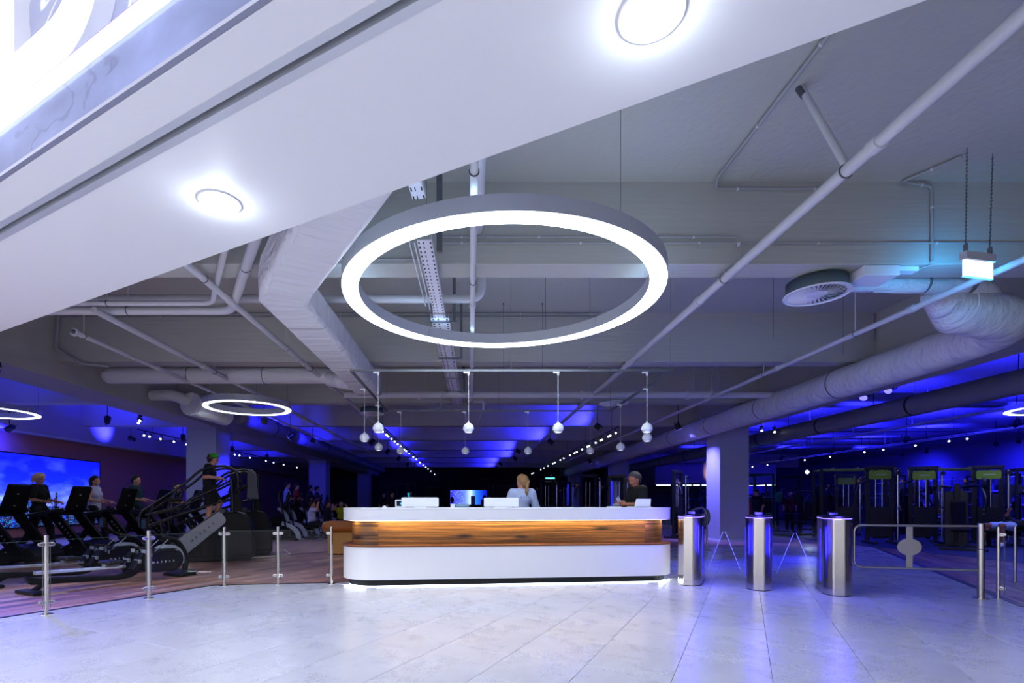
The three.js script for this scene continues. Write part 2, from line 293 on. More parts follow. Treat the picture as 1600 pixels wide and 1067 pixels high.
// ================================================================ RING LIGHTS, DOWNLIGHTS
const diffM = glow(COLD, 6), SKYC = new THREE.Color().setRGB(0.42, 0.66, 1.0);
function ringLight(label, at, R, w, h, nSeg, wires, group, power = 1, up = 0) {
  const t = thing('ring_light', label, 'light', at, 0, group);
  const off = 0.62;
  for (let i = 0; i < nSeg; i++) { // housing in segments with fine seams
    const a0 = off + (i / nSeg) * Math.PI * 2 + 0.0015, a1 = off + ((i + 1) / nSeg) * Math.PI * 2 - 0.0015, sh = new THREE.Shape();
    sh.absarc(0, 0, R, a0, a1, false); sh.absarc(0, 0, R - w, a1, a0, true);
    const seg = part('housing', slab(sh, 0.004, h, 0.002, 28), M.alu, t);
    const sd = new THREE.Shape(); sd.absarc(0, 0, R - 0.005, a0, a1, false); sd.absarc(0, 0, R - w + 0.005, a1, a0, true);
    part('diffuser', slab(sd, -0.006, 0.006, 0, 28), diffM, seg);
  }
  for (let i = 0; i < wires; i++) { const a = off + 0.35 + (i / wires) * Math.PI * 2, x = Math.cos(a) * (R - w / 2), z = Math.sin(a) * (R - w / 2); const D = -(at.z + z), top = (crossB.some((b) => D > b - 0.01 && D < b + 0.37) ? YB : YC) - 0.004; part('cable', cyl(v3(x, h, z), v3(x, top - at.y, z), 0.0028, 0.0028, 5), M.pipeDark, t); }
  const n = Math.max(12, Math.round(R * 16)), rm = R - w / 2;
  for (let i = 0; i < n; i++) { const a = (i / n) * Math.PI * 2, p = at.clone().add(v3(Math.cos(a) * rm, -0.012, Math.sin(a) * rm));
    const l = new THREE.RectAreaLight(COLD, K.ring * power, (2 * Math.PI * rm / n) * 0.96, w * 0.8); l.position.copy(p); l.rotation.set(-Math.PI / 2, 0, Math.PI / 2 - a, 'XYZ'); scene.add(l); }
  if (up) { const ud = new THREE.Shape(); ud.absarc(0, 0, R - 0.03, 0, Math.PI * 2, false); const uh = new THREE.Path(); uh.absarc(0, 0, R - w + 0.03, 0, Math.PI * 2, true); ud.holes.push(uh); part('top_diffuser', slab(ud, h, h + 0.004, 0, 48), lit(COLD, 0.6), t);
    for (let i = 0; i < 24; i++) { const a = (i / 24) * Math.PI * 2, l = new THREE.RectAreaLight(SKYC, up, (2 * Math.PI * rm / 24) * 0.9, w * 0.6); l.position.copy(at).add(v3(Math.cos(a) * rm, h + 0.01, Math.sin(a) * rm)); l.rotation.set(Math.PI / 2, 0, a - Math.PI / 2, 'XYZ'); scene.add(l); } }
  return t;
}
ringLight('very large suspended ring light of brushed aluminium in front of the reception desk', V(0.366, 3.6, 6.03), 1.83, 0.185, 0.15, 4, 6, undefined, 1, 3.2);
ringLight('smaller ring light hanging before the pillar behind the stair climbers', V(-5.6, 3.6, 12.9), 1.03, 0.13, 0.16, 6, 4, undefined, 1.0);
ringLight('ring light cut by the picture edge above the city video wall', V(-12.4, 3.55, 13.2), 1.03, 0.13, 0.14, 6, 4, undefined, 0.5);
ringLight('ring light cut by the picture edge above the rubber sports floor', V(14.9, 3.6, 12.9), 1.03, 0.13, 0.14, 6, 4, undefined, 0.5);

function downlight(u, v, label) {
  const at = S(u, v, YS), t = thing('downlight', label, 'light', at, -TH, undefined);
  part('rim', new THREE.TorusGeometry(0.128, 0.006, 8, 48).rotateX(Math.PI / 2).translate(0, -0.004, 0), M.white, t);
  part('lens', lathe([[0.001, -0.034], [0.05, -0.032], [0.095, -0.022], [0.118, -0.008], [0.122, 0]], 40), glow(COLD, 9), t);
  area(COLD, K.down, 0.2, 0.2, at.clone().add(v3(0, -0.045, 0)), at.clone().add(v3(0, -1, 0)));
  const p = new THREE.PointLight(COLD, 0.45, 0, 2); p.position.copy(at).add(v3(0, -0.05, 0)); p.shadow.radius = 3; p.castShadow = true; scene.add(p);
}
downlight(-3.07, 2.2, 'round domed downlight in the white soffit above the treadmill side');
downlight(-0.34, 2.19, 'round domed downlight in the white soffit at the top edge of the picture');

// ================================================================ illuminated shop sign on the fascia (top left)
{
  const fu = (u, y, v = 1.42) => S(u, v, y);
  // polished stone strip
  const stone = tex(512, 256, (u, v) => { const w = fbm(u * 4, v * 3, 5, 4, 3), r = Math.abs(fbm(u * 5 + w * 2, v * 4 + w * 2, 4) - 0.5) * 2, b = 150 + (w - 0.5) * 70 - (1 - Math.min(1, r * 9)) * 18; return [b * 0.84, b * 0.92, b * 1.2]; });
  for (let i = 0; i < 9; i++) { const u0 = -13 + i * 2.9; structure('wall_panel', sBox(u0 + 0.001, u0 + 2.899, 1.395, 1.418, YS + 0.022, YS + 0.27), std('#ffffff', 0.18, 0, { map: rep(stone, 0.5, 1) })); }
  structure('trim', sBox(-13, 13, 1.393, 1.418, YS, YS + 0.02), std('#8f93a6', 0.5, 0.2));
  const sill = thing('light_ledge', 'long glowing white light ledge under the sign letters', 'light', fu(-3, YS + 0.272, 1.39), -TH);
  part('tube', box(19.8, 0.085, 0.02, 0, 0.045, 0.004), glow(COLD, 1.6), sill); part('bracket', box(19.8, 0.012, 0.02, 0, 0.096, 0.0), std('#a08fd0', 0.4, 0.3), sill);
  // crumpled mirror foil behind the letters
  const g = new THREE.PlaneGeometry(20, 1.9, 200, 50), p = g.attributes.position;
  for (let i = 0; i < p.count; i++) { const x = p.getX(i), y = p.getY(i), q = 0.55 * x - y; p.setZ(i, 0.05 * fbm(q * 4, x * 0.8 + y * 0.6, 3) + 0.03 * Math.abs(fbm(q * 11, x * 1.5 + y, 2) - 0.5)); }
  g.computeVertexNormals();
  const foil = structure('wall_panel', g, std('#d5d9ee', 0.12, 1.0, { side: THREE.DoubleSide })); foil.position.copy(fu(-3, YS + 0.38 + 0.95, 1.5)); foil.rotation.y = -TH;
  // glowing channel letters with pale returns
  const face = glow(new THREE.Color().setRGB(0.85, 0.92, 1), 1.6);
  const letter = (shape, u, label) => { const t = thing('sign_letter', label, 'sign', fu(u, YS + 0.385, 1.44), -TH); part('side', ext(shape, 0.09, 0.004, 20), M.whiteGloss, t); part('face', new THREE.ExtrudeGeometry(shape, { depth: 0.006, bevelEnabled: false, curveSegments: 20 }).translate(0, 0, 0.046), face, t); };
  const D = roundedPoly([[0, 0], [1.24, 0], [1.24, 1.3], [0, 1.3]], [0.01, 0.5, 0.5, 0.01]), dh = roundedPoly([[0.27, 0.28], [0.27, 1.02], [0.97, 1.02], [0.97, 0.28]], [0.01, 0.01, 0.3, 0.3]); D.holes.push(new THREE.Path(dh.getPoints(14)));
  letter(D, -4.11, 'white glowing block letter D cut by the picture corner');
  const O = roundedPoly([[0, 0], [1.2, 0], [1.2, 1.3], [0, 1.3]], 0.45), oh = roundedPoly([[0.27, 0.28], [0.27, 1.02], [0.93, 1.02], [0.93, 0.28]], 0.25); O.holes.push(new THREE.Path(oh.getPoints(14)));
  letter(O, -2.8, 'white glowing round letter beside the letter D');
}
// ================================================================ RECEPTION DESK
const DA = 0.11, DC = v3(0.69, 0, -7.55);     // turned slightly: its right end stands deeper
const deskAt = (x, y, z) => v3(x, y, z).applyAxisAngle(v3(0, 1, 0), DA).add(DC);  // z < 0 is behind the front
const walnut = (k) => tex(1024, 256, (u, v) => {
  const w = fbm(u * 3 + k, v * 3, 4, 0, 0), kx = 0.13 + k * 0.1, knots = [[0.18 + kx, 0.35], [0.52, 0.3], [0.83, 0.62]]; let dk = 0, bend = 0;
  for (const [a, b] of knots) { const dx = (u - a) * 9, dy = (v - b) * 3.2, r = Math.hypot(dx, dy); dk += Math.exp(-r * r * 22); bend += 0.16 * Math.exp(-r * r * 2) * Math.sign(dy + 0.001); }
  const g = fbm(u * 5 + w, (v + bend * 0.3 + w * 0.12) * 34, 4), f = fbm(u * 50, v * 130, 2), q = 0.7 + (g - 0.5) * 1.05 + (f - 0.5) * 0.25 - dk * 0.55;
  return [152 * q, 104 * q * (0.92 + 0.08 * q), 42 * q];
});
const walnutM = [0, 1, 2].map((k) => std('#ffffff', 0.38, 0, { map: walnut(k) }));
const deskShape = (inset, L = 5.14, D = 1.5, r = 0.46) => roundedPoly([[-L / 2 + inset, inset], [L / 2 - inset, inset], [L / 2 - inset, D - inset], [-L / 2 + inset, D - inset]], [r - inset * 0.4, r - inset * 0.4, r, r]);
// rounded plan (true arcs) for the bodies
function stadium(i, L = 5.14, D = 1.25, R = 0.5) {
  const s = new THREE.Shape(), r = R - i, x0 = -L / 2 + i, x1 = L / 2 - i, y0 = i, y1 = D - i;
  s.moveTo(x0 + r, y0); s.lineTo(x1 - r, y0); s.absarc(x1 - r, y0 + r, r, -Math.PI / 2, 0, false); s.lineTo(x1, y1 - r); s.absarc(x1 - r, y1 - r, r, 0, Math.PI / 2, false);
  s.lineTo(x0 + r, y1); s.absarc(x0 + r, y1 - r, r, Math.PI / 2, Math.PI, false); s.lineTo(x0, y0 + r); s.absarc(x0 + r, y0 + r, r, Math.PI, Math.PI * 1.5, false); return s;
}
{
  const t = thing('reception_desk', 'long white reception desk with rounded ends and a lit walnut band', 'reception desk', DC, DA);
  part('plinth', slab(stadium(0.085), 0.012, 0.105, 0, 20), std('#050606', 0.7), t);
  part('lower_panel', slab(stadium(0), 0.105, 0.575, 0.004, 24), M.white, t);
  part('ledge', slab(stadium(-0.012), 0.575, 0.597, 0.004, 24), std('#7a4a30', 0.3), t, 'thin brown wooden ledge');
  // walnut veneer: three curved panels, a long one between two end pieces
  const i = 0.125, r = 0.5 - i, y0 = 0.597, y1 = 0.955;
  const path = [];
  const L2 = 2.57 - i, n = 12;
  const pt = (s) => { // arc length along the front from left end to right end
    const q = (Math.PI / 2) * r, st = 2 * (L2 - r), side = 0.25;
    if (s < side) return [-L2, i + r + (side - s)]; s -= side;
    if (s < q) { const a = Math.PI + (s / q) * (Math.PI / 2); return [-L2 + r + Math.cos(a) * r, i + r + Math.sin(a) * r]; } s -= q;
    if (s < st) return [-L2 + r + s, i]; s -= st;
    if (s < q) { const a = -Math.PI / 2 + (s / q) * (Math.PI / 2); return [L2 - r + Math.cos(a) * r, i + r + Math.sin(a) * r]; } s -= q;
    return [L2, i + r + s];
  };
  const total = 2 * (Math.PI / 2) * r + 2 * (L2 - r) + 0.5, cut1 = 0.25 + (Math.PI / 2) * r + 0.04, cut2 = total - cut1;
  part('inner_body', slab(stadium(i + 0.012), 0.59, 0.96, 0, 20), M.black, t);
  [[0.0, cut1 - 0.001, 1], [cut1 + 0.001, cut2 - 0.001, 0], [cut2 + 0.001, total, 2]].forEach(([a, b, k]) => {
    const steps = k ? 22 : 40, pos = [], uv = [], idx = [];
    for (let j = 0; j <= steps; j++) { const s = a + ((b - a) * j) / steps, [x, d] = pt(s); pos.push(x, y0, -d, x, y1, -d); const U = k ? (j / steps) * 0.18 + 0.3 * k : j / steps; uv.push(U, k ? 0.1 : 0, U, k ? 0.95 : 1); if (j) { const q = j * 2; idx.push(q - 2, q, q - 1, q, q + 1, q - 1); } }
    const g = new THREE.BufferGeometry(); g.setAttribute('position', new THREE.Float32BufferAttribute(pos, 3)); g.setAttribute('uv', new THREE.Float32BufferAttribute(uv, 2)); g.setIndex(idx); g.computeVertexNormals();
    part('veneer_panel', g, walnutM[k], t);
  });
  part('upper_panel', slab(stadium(0), 0.955, 1.118, 0.004, 24), M.white, t);
  part('worktop', slab(stadium(-0.006), 1.118, 1.142, 0.006, 24), M.whiteGloss, t);
  // LED strips under the upper panel (warm on the walnut) and under the lower panel (cold on the floor)
  const stripG = (inset, y, w) => { const o = stadium(inset), h = new THREE.Path(stadium(inset + w).getPoints(20)); o.holes.push(h); return slab(o, y - 0.004, y, 0, 20); };
  const up = part('light_strip', stripG(0.055, 0.9545, 0.012), glow(new THREE.Color().setRGB(1, 0.72, 0.42), 5), t, 'warm light strip under the upper panel');
  const low = part('light_strip', [slab(stadium(0.0865), 0, 0.012, 0, 20)], glow(COLD, 3.5), t, 'cold light strip under the plinth'); void up; void low; void path; void n; void deskShape;
  const warm = new THREE.Color().setRGB(1, 0.78, 0.5);
  const down = (x, y, d, w, h, c, k, turn) => { const l = new THREE.RectAreaLight(c, k, w, h); l.position.copy(deskAt(x, y, -d)); l.rotation.set(-Math.PI / 2, 0, DA + (turn || 0), 'XYZ'); l.rotation.order = 'YXZ'; l.rotation.set(-Math.PI / 2, DA + (turn || 0), 0, 'YXZ'); scene.add(l); };
  down(0, 0.949, 0.062, 4.1, 0.02, warm, 62); down(-2.42, 0.949, 0.2, 0.3, 0.02, warm, 62, 0.8); down(2.42, 0.949, 0.2, 0.3, 0.02, warm, 62, -0.8);
  area(COLD, 9, 4.1, 0.012, deskAt(0, 0.009, -0.083), deskAt(0, 0.006, 1)); area(COLD, 40, 0.5, 0.012, deskAt(-2.37, 0.009, -0.19), deskAt(-3.37, 0.005, 0.81)); area(COLD, 70, 0.5, 0.012, deskAt(2.37, 0.009, -0.19), deskAt(3.37, 0.005, 0.81)); area(COLD, 40, 0.4, 0.012, deskAt(2.49, 0.009, -0.7), deskAt(3.49, 0.005, -0.7));
}
// things on the desk (desk x along the front, depth z behind the front edge)
const onDesk = (name, label, cat, x, z, turn = 0, group) => thing(name, label, cat, deskAt(x, 1.142, -z), DA + turn, group);
function monitor(x, z, w, h, label) { // a flat screen seen from its white back
  const t = onDesk('monitor', label, 'monitor', x, z);
  part('back', ext(roundedPoly([[-w / 2, 0.012], [w / 2, 0.012], [w / 2, h], [-w / 2, h]], 0.022), 0.03, 0.008), M.whiteGloss, t);
  part('screen', box(w - 0.03, h - 0.04, 0.004, 0, 0.012 + (h - 0.012) / 2, -0.0175), lit(0x3d6fb0, 0.5), t);
  part('stand', [box(0.18, 0.012, 0.14, 0, 0.006, -0.03)], M.white, t);
}
monitor(-1.42, 0.34, 0.56, 0.155, 'white back of the low monitor beside the small framed tablet');
monitor(-0.18, 0.34, 0.54, 0.15, 'white back of the low monitor in front of the woman in the pale shirt');
{ // laptop by the man
  const t = onDesk('laptop', 'open white laptop seen from behind before the man in black', 'laptop', 2.1, 0.36, 0.12);
  part('base', rbox(0.32, 0.015, 0.22, 0, 0.0075, -0.1, 0.006), M.white, t);
  const lid = part('lid', rbox(0.33, 0.015, 0.22, 0, 0.11, 0, 0.006), M.whiteGloss, t); lid.geometry.rotateX(-Math.PI / 2); lid.geometry.dispose();
  lid.geometry = ext(roundedPoly([[-0.155, 0], [0.125, 0], [0.15, 0.125], [-0.11, 0.125]], 0.012), 0.012, 0.004); lid.position.set(0, 0.014, 0.02); lid.rotation.x = -0.2;
}
{ // small framed tablet
  const t = onDesk('tablet', 'small white framed tablet with a glowing blue picture', 'tablet', -1.72, 0.42, 0.25);
  part('frame', rbox(0.15, 0.115, 0.016, 0, 0.062, 0, 0.006), M.white, t).rotation.x = -0.12;
  const pic = canvasTex(128, 96, (c, w, h) => { c.fillStyle = '#02101c'; c.fillRect(0, 0, w, h); const g = c.createRadialGradient(80, 50, 4, 80, 50, 40); g.addColorStop(0, '#9df4ff'); g.addColorStop(0.4, '#1a86d0'); g.addColorStop(1, 'rgba(0,10,40,0)'); c.fillStyle = g; c.fillRect(0, 0, w, h); });
  part('screen', new THREE.PlaneGeometry(0.115, 0.082).translate(0, 0.062, 0.0092), new THREE.MeshStandardMaterial({ color: 0, emissive: 0xffffff, emissiveMap: pic, emissiveIntensity: 1 }), t).rotation.x = -0.12;
}
{ const t = onDesk('roller_banner', 'slim turquoise pole leaning behind the low monitor', 'banner', -1.6, 0.7); part('pole', cyl(v3(0.03, 0.0, 0), v3(0, 0.22, 0), 0.014, 0.017, 10), std('#0fa0b4', 0.5), t); part('cap', cyl(v3(0, 0.218, 0), v3(-0.002, 0.23, 0), 0.018, 0.012, 10), std('#19b6c8', 0.5), t); }
{ const t = onDesk('display_case', 'clear acrylic leaflet box between the two white monitors', 'leaflet holder', -0.78, 0.4, 0.1);
  part('tray', [rbox(0.24, 0.012, 0.16, 0, 0.006, 0, 0.003), box(0.24, 0.05, 0.004, 0, 0.03, -0.078)], std('#8fa4b8', 0.15), t); part('panel', box(0.24, 0.035, 0.005, 0, 0.025, 0.078), M.glass, t); part('side', box(0.005, 0.055, 0.15, -0.118, 0.03, 0), M.glass, t); part('side', box(0.005, 0.055, 0.15, 0.118, 0.03, 0), M.glass, t);
  for (let k = 0; k < 3; k++) part('leaflet', box(0.2, 0.006, 0.13, 0, 0.018 + k * 0.008, 0), std(['#9db6cf', '#5f7890', '#dfe6ee'][k], 0.6), t); }
{ const t = onDesk('sanitiser_box', 'small white box beside the acrylic leaflet box', 'box', -0.93, 0.35); part('body', rbox(0.06, 0.05, 0.06, 0, 0.025, 0, 0.006), M.white, t); part('lid', rbox(0.062, 0.008, 0.062, 0, 0.052, 0, 0.003), std('#cfd8e6', 0.4), t); }
solo('paper', 'white paper sheet lying between leaflet box and second monitor', 'paper', box(0.3, 0.003, 0.2).applyMatrix4(new THREE.Matrix4().makeRotationY(DA - 0.2).setPosition(deskAt(-0.52, 1.1445, -0.2))), M.white);
solo('paper', 'white papers spread in the middle of the worktop beside the cup tray', 'paper', box(0.42, 0.004, 0.25).applyMatrix4(new THREE.Matrix4().makeRotationY(DA + 0.15).setPosition(deskAt(1.05, 1.145, -0.3))), M.white);
solo('paper', 'single white sheet on the worktop right of the woman', 'paper', box(0.21, 0.003, 0.29).applyMatrix4(new THREE.Matrix4().makeRotationY(DA + 0.5).setPosition(deskAt(0.7, 1.1445, -0.42))), M.white);
{ const t = onDesk('card_tray', 'low white tray holding a small dark card reader', 'tray', 1.62, 0.34, -0.1); part('tray', [rbox(0.2, 0.016, 0.14, 0, 0.008, 0, 0.005)], M.white, t); part('reader', rbox(0.1, 0.04, 0.08, 0.03, 0.036, 0, 0.008), M.midGrey, t); part('key_pad', box(0.07, 0.004, 0.05, 0.03, 0.058, 0), M.white, t); }
{ const t = onDesk('bell', 'small round white call bell near the rounded desk end', 'bell', -1.95, 0.3); part('dome', lathe([[0.001, 0.028], [0.02, 0.025], [0.032, 0.01], [0.034, 0]], 18), M.white, t); part('button', lathe([[0.001, 0.036], [0.006, 0.034], [0.006, 0.026]], 10), M.chrome, t); }
{ // quilted leather bench behind the desk on the left
  const t = thing('leather_bench', 'tan leather bench with rounded brown padded top', 'bench', V(-2.55, 0, 12.35), 0.06);
  part('base', rbox(1.65, 0.56, 0.6, 0, 0.3, 0, 0.02), M.leatherTan, t); part('plinth', box(1.6, 0.04, 0.55, 0, 0.02, 0), M.black, t);
  part('cushion', rbox(1.9, 0.26, 0.86, 0, 0.66, 0, 0.12, 5), M.leather, t);
  for (let k = 0; k < 7; k++) part('button', lathe([[0.001, 0.008], [0.012, 0.005], [0.015, 0]], 10).translate(-0.75 + k * 0.25, 0.788, 0.1), M.leather, t);
}
// ================================================================ GLASS FENCE, TURNSTILES, SWING GATE
const H = 0.86;
const clampG = (side, y) => { const s = new THREE.Shape(); s.moveTo(0.012, -0.022); s.lineTo(0.055, -0.022); s.absarc(0.055, 0, 0.022, -Math.PI / 2, Math.PI / 2, false); s.lineTo(0.012, 0.022); s.closePath(); const g = ext(s, 0.026, 0.004, 8); if (side < 0) g.rotateY(Math.PI); return g.translate(0, y, 0); };
const screwG = (side, y) => [0.03, 0.05].map((x) => cyl(v3(side * x, y, 0.012), v3(side * x, y, 0.017), 0.005, 0.005, 8));
function post(label, at, turn, h, r, sides, group) {
  const t = thing('fence_post', label, 'post', at, turn, group);
  part('tube', lathe([[0.001, h], [r * 0.7, h], [r, h - 0.006], [r, 0.006], [r, 0]], 24), M.steel, t);
  part('base_plate', lathe([[0.001, 0.008], [0.055, 0.008], [0.06, 0.003], [0.06, 0]], 28), M.steel, t);
  for (const s of sides) for (const y of [h - 0.1, 0.13]) { const c = part('clamp', clampG(s, y), M.steel, t); screwG(s, y).forEach((g) => part('screw', g, M.steelDark, c)); }
  return t;
}
const fenceU = -6.68, fp = [[fenceU, 2.71], [fenceU, 3.79], [-6.72, 4.89]].map(([u, v]) => UV(u, v)).concat([[-2.86, 7.62], [-2.08, 7.66]]);
const pl = ['nearest the picture edge, before the rower rail', 'beside the front of the rower', 'at the corner, before the stair climber', 'midway between the corner and the leather bench', 'last before the white desk, beside the leather bench'];
fp.forEach((p, i) => { const q = fp[Math.min(i + 1, 4)], o = fp[Math.max(i - 1, 0)], dir = Math.atan2(q[1] - o[1], q[0] - o[0]); post('slim stainless steel fence post ' + pl[i], V(p[0], 0, p[1]), i === 2 ? 0.35 : dir, H, 0.0215, i === 4 ? [-1] : [-1, 1], 'stainless posts of the glass fence'); });
function pane(a, b, label) {
  const L = Math.hypot(b[0] - a[0], b[1] - a[1]), t = thing('glass_panel', label, 'glass panel', V((a[0] + b[0]) / 2, 0, (a[1] + b[1]) / 2), Math.atan2(b[1] - a[1], b[0] - a[0]), 'panes of the glass fence');
  part('pane', new THREE.PlaneGeometry(L - 0.07, H - 0.13).translate(0, 0.07 + (H - 0.13) / 2, 0), M.glass, t);
  part('edge', box(L - 0.07, 0.003, 0.008, 0, H - 0.058, 0), M.greenGlass, t); part('edge', box(0.003, H - 0.13, 0.008, -(L - 0.07) / 2, 0.07 + (H - 0.13) / 2, 0), M.greenGlass, t); part('edge', box(0.003, H - 0.13, 0.008, (L - 0.07) / 2, 0.07 + (H - 0.13) / 2, 0), M.greenGlass, t);
}
pane(UV(fenceU, 1.62), fp[0], 'clear glass fence pane cut by the picture edge'); pane(fp[0], fp[1], 'clear glass fence pane before the rower'); pane(fp[1], fp[2], 'clear glass fence pane before the grey stair climber panel');
pane(fp[2], fp[3], 'clear glass fence pane before the stair climber base'); pane(fp[3], fp[4], 'clear glass fence pane before the leather bench');
// right side: post with pane, and an inner post seen through it
post('thin stainless post beside the swing gate, holding glass', V(6.69, 0, 6.49), -1.07, H + 0.05, 0.02, [1], undefined);
pane([6.66, 6.40], [6.05, 5.3], 'clear glass fence pane right of the swing gate post');
post('inner stainless post seen through glass right of the gate', V(8.35, 0, 7.85), -1.07, H, 0.02, [], undefined);

// turnstiles: stainless oval columns with glass wings
const steelStreak = tex(256, 256, (u, v) => { const n = 120 + 110 * fbm(u * 90, v * 2, 3, 90, 2); return [n, n, n]; }, false);
M.turn = std('#cfc9be', 0.24, 1.0, { roughnessMap: steelStreak, bumpMap: steelStreak, bumpScale: 0.0004 });
const tl = ['first', 'middle', 'third']; const tw = ['next to the white desk', 'in the middle of the three', 'next to the swing gate'];
for (let k = 0; k < 3; k++) {
  const u = -0.74 + k * 0.9, t = thing('turnstile', 'polished steel oval turnstile column with blue light strip, ' + tw[k], 'turnstile', S(u, 8.08, 0), -TH, undefined);
  const w = 0.33, L = 0.95, sh = roundedPoly([[-0.065, 0], [0.065, 0], [w / 2, 0.14], [w / 2, L - 0.14], [0.065, L], [-0.065, L], [-w / 2, L - 0.14], [-w / 2, 0.14]], [0.015, 0.015, 0.1, 0.1, 0.015, 0.015, 0.1, 0.1]);
  part('column', slab(sh, 0.012, 1.0, 0.002, 10), M.turn, t); part('foot', slab(sh, 0, 0.012, 0, 8), M.steelDark, t);
  const shT = sh;
  part('light_strip', slab(shT, 1.0, 1.009, 0, 10), lit(new THREE.Color().setRGB(0.2, 0.13, 1), 2.2), t); part('top', slab(shT, 1.009, 1.032, 0.006, 10), M.blackGloss, t);
  part('reader', rbox(0.12, 0.06, 0.14, 0, 1.06, -0.55, 0.015), M.blackGloss, t, 'small black card reader block');
  for (const s of k === 0 ? [1] : k === 1 ? [-1, 1] : [-1]) {
    part('side_light', rbox(0.008, 0.72, 0.03, s * (w / 2 + 0.003), 0.5, -0.36, 0.003), lit(new THREE.Color().setRGB(0.015, 0.012, 1), 1.6), t, 'vertical blue light strip');
    area(new THREE.Color().setRGB(0.015, 0.012, 1), 24, 0.05, 0.72, S(u + s * (w / 2 + 0.012), 8.44, 0.5), S(u + s * 2, 8.3, 0.2));
    const wing = new THREE.Shape(); wing.moveTo(s * (w / 2), 0.16); wing.lineTo(s * (w / 2 + 0.06), 0.2); wing.lineTo(s * (w / 2 + 0.27), 0.78); wing.quadraticCurveTo(s * (w / 2 + 0.28), 0.84, s * (w / 2 + 0.2), 0.86); wing.lineTo(s * (w / 2), 0.9); wing.closePath();
    const g = new THREE.ShapeGeometry(wing).translate(0, 0, -0.48), q = part('wing', g, M.glass, t, 'clear glass wing');
    part('edge', cyl(v3(s * (w / 2 + 0.06), 0.2, -0.48), v3(s * (w / 2 + 0.27), 0.78, -0.48), 0.0035, 0.0035, 6), std('#cfd6ff', 0.1), q);
  }
  const lp = new THREE.PointLight(new THREE.Color().setRGB(0.05, 0.03, 1), 0.9, 0, 2); lp.position.copy(S(u, 8.02, 1.06)); lp.castShadow = true; lp.shadow.radius = 2; scene.add(lp);
}
// swing gate
{
  const p = [6.47, 6.49], q = [5.14, 6.86], ang = Math.atan2(q[1] - p[1], q[0] - p[0]), t = thing('swing_gate', 'stainless tube swing gate with an oval plate in its middle', 'gate', V(p[0], 0, p[1]), ang, undefined), L = Math.hypot(q[0] - p[0], q[1] - p[1]);
  part('post', lathe([[0.001, 0.955], [0.034, 0.955], [0.038, 0.945], [0.038, 0]], 28), M.steel, t); part('base_plate', lathe([[0.001, 0.01], [0.08, 0.01], [0.085, 0.004], [0.085, 0]], 28), M.steel, t);
  part('frame', pipe([v3(0.03, 0.915, 0), v3(L, 0.915, 0), v3(L, 0.355, 0), v3(0.03, 0.355, 0)], 0.0155, 0.1, 12, 8), M.steel, t);
  const pl2 = new THREE.Shape(), cx = L * 0.55; pl2.moveTo(cx - 0.035, 0.37); pl2.lineTo(cx + 0.035, 0.37); pl2.lineTo(cx + 0.035, 0.53); pl2.absellipse(cx, 0.635, 0.135, 0.11, -1.3, 1.3, false); pl2.lineTo(cx + 0.035, 0.9); pl2.lineTo(cx - 0.035, 0.9); pl2.absellipse(cx, 0.635, 0.135, 0.11, Math.PI - 1.3, Math.PI + 1.3, false); pl2.lineTo(cx - 0.035, 0.37);
  part('plate', ext(pl2, 0.006, 0.001, 24), std('#b9b4aa', 0.5, 0.6), t, 'flat oval plate on a bar'); part('hinge', cyl(v3(0, 0.62, 0), v3(0, 0.626, 0), 0.0395, 0.0395, 24), M.steelDark, t);
}
{ // card reader stand behind the first turnstile
  const t = thing('reader_stand', 'curved steel hand rail stand with an oval head before the pillar', 'stand', V(5.9, 0, 13.2), 0);
  part('tube', pipe([v3(-0.25, 0, 0), v3(-0.25, 1.02, 0), v3(0.12, 1.12, 0), v3(0.2, 0.9, 0)], 0.028, 0.12, 10), M.steel, t); part('leg', cyl(v3(0.2, 0, 0), v3(0.2, 0.9, 0), 0.022, 0.022, 10), M.steel, t);
  const e = new THREE.Shape(); e.absellipse(0.2, 0.86, 0.08, 0.2, 0, Math.PI * 2); part('head', ext(e, 0.04, 0.01, 24), M.midGrey, t); part('base_plate', box(0.62, 0.012, 0.2, -0.02, 0.006, 0), M.black, t);
}
// ================================================================ CEILING SERVICES
const Y = (h) => 1.2 + h;                                  // height from height above the camera
function hanger(parent, x, d, y0, y1, r = 0.008) { part('hanger', cyl(V(x, y0, d), V(x, y1, d), r, r, 8), M.pipe, parent); }
function clampRing(parent, x, y, d, r, axis = 'z') { const g = new THREE.TorusGeometry(r + 0.004, 0.006, 6, 18); if (axis === 'x') g.rotateY(Math.PI / 2); part('clamp', g.translate(x, y, -d), M.pipeDark, parent); }
// long sprinkler pipes running into the depth
function longPipe(label, x, y, d0, d1, r, hangs = [], group) {
  const t = thing('sprinkler_pipe', label, 'pipe', v3(0, 0, 0), 0, group);
  part('tube', cyl(V(x, y, d0), V(x, y, d1), r, r, 14), M.pipe, t);
  for (const d of hangs) { clampRing(t, x, y, d, r); hanger(t, x, d, y + r, crossB.some((b) => d > b && d < b + 0.36) ? YB : YC); }
  for (let d = Math.ceil(d0 / 3) * 3 + 0.8; d < Math.min(d1, 22); d += 3) part('coupling', cyl(V(x, y, d), V(x, y, d + 0.09), r + 0.012, r + 0.012, 14), M.pipe, t);
  return t;
}
{
  const t = longPipe('thick pale sprinkler pipe running diagonally across the upper right ceiling', 3.05, Y(2.7), 1.9, 30, 0.05, [6.15, 10.25, 14.3]);
  part('hanger', cyl(V(2.98, YC, 4.62), V(3.05, Y(2.75), 4.16), 0.028, 0.03, 12), M.pipe, t, 'raking hanger tube'); part('hanger', cyl(V(2.975, YC - 0.001, 4.63), V(2.98, YC - 0.12, 4.57), 0.034, 0.03, 12), M.pipeDark, t); clampRing(t, 3.05, Y(2.7), 4.16, 0.05);
}
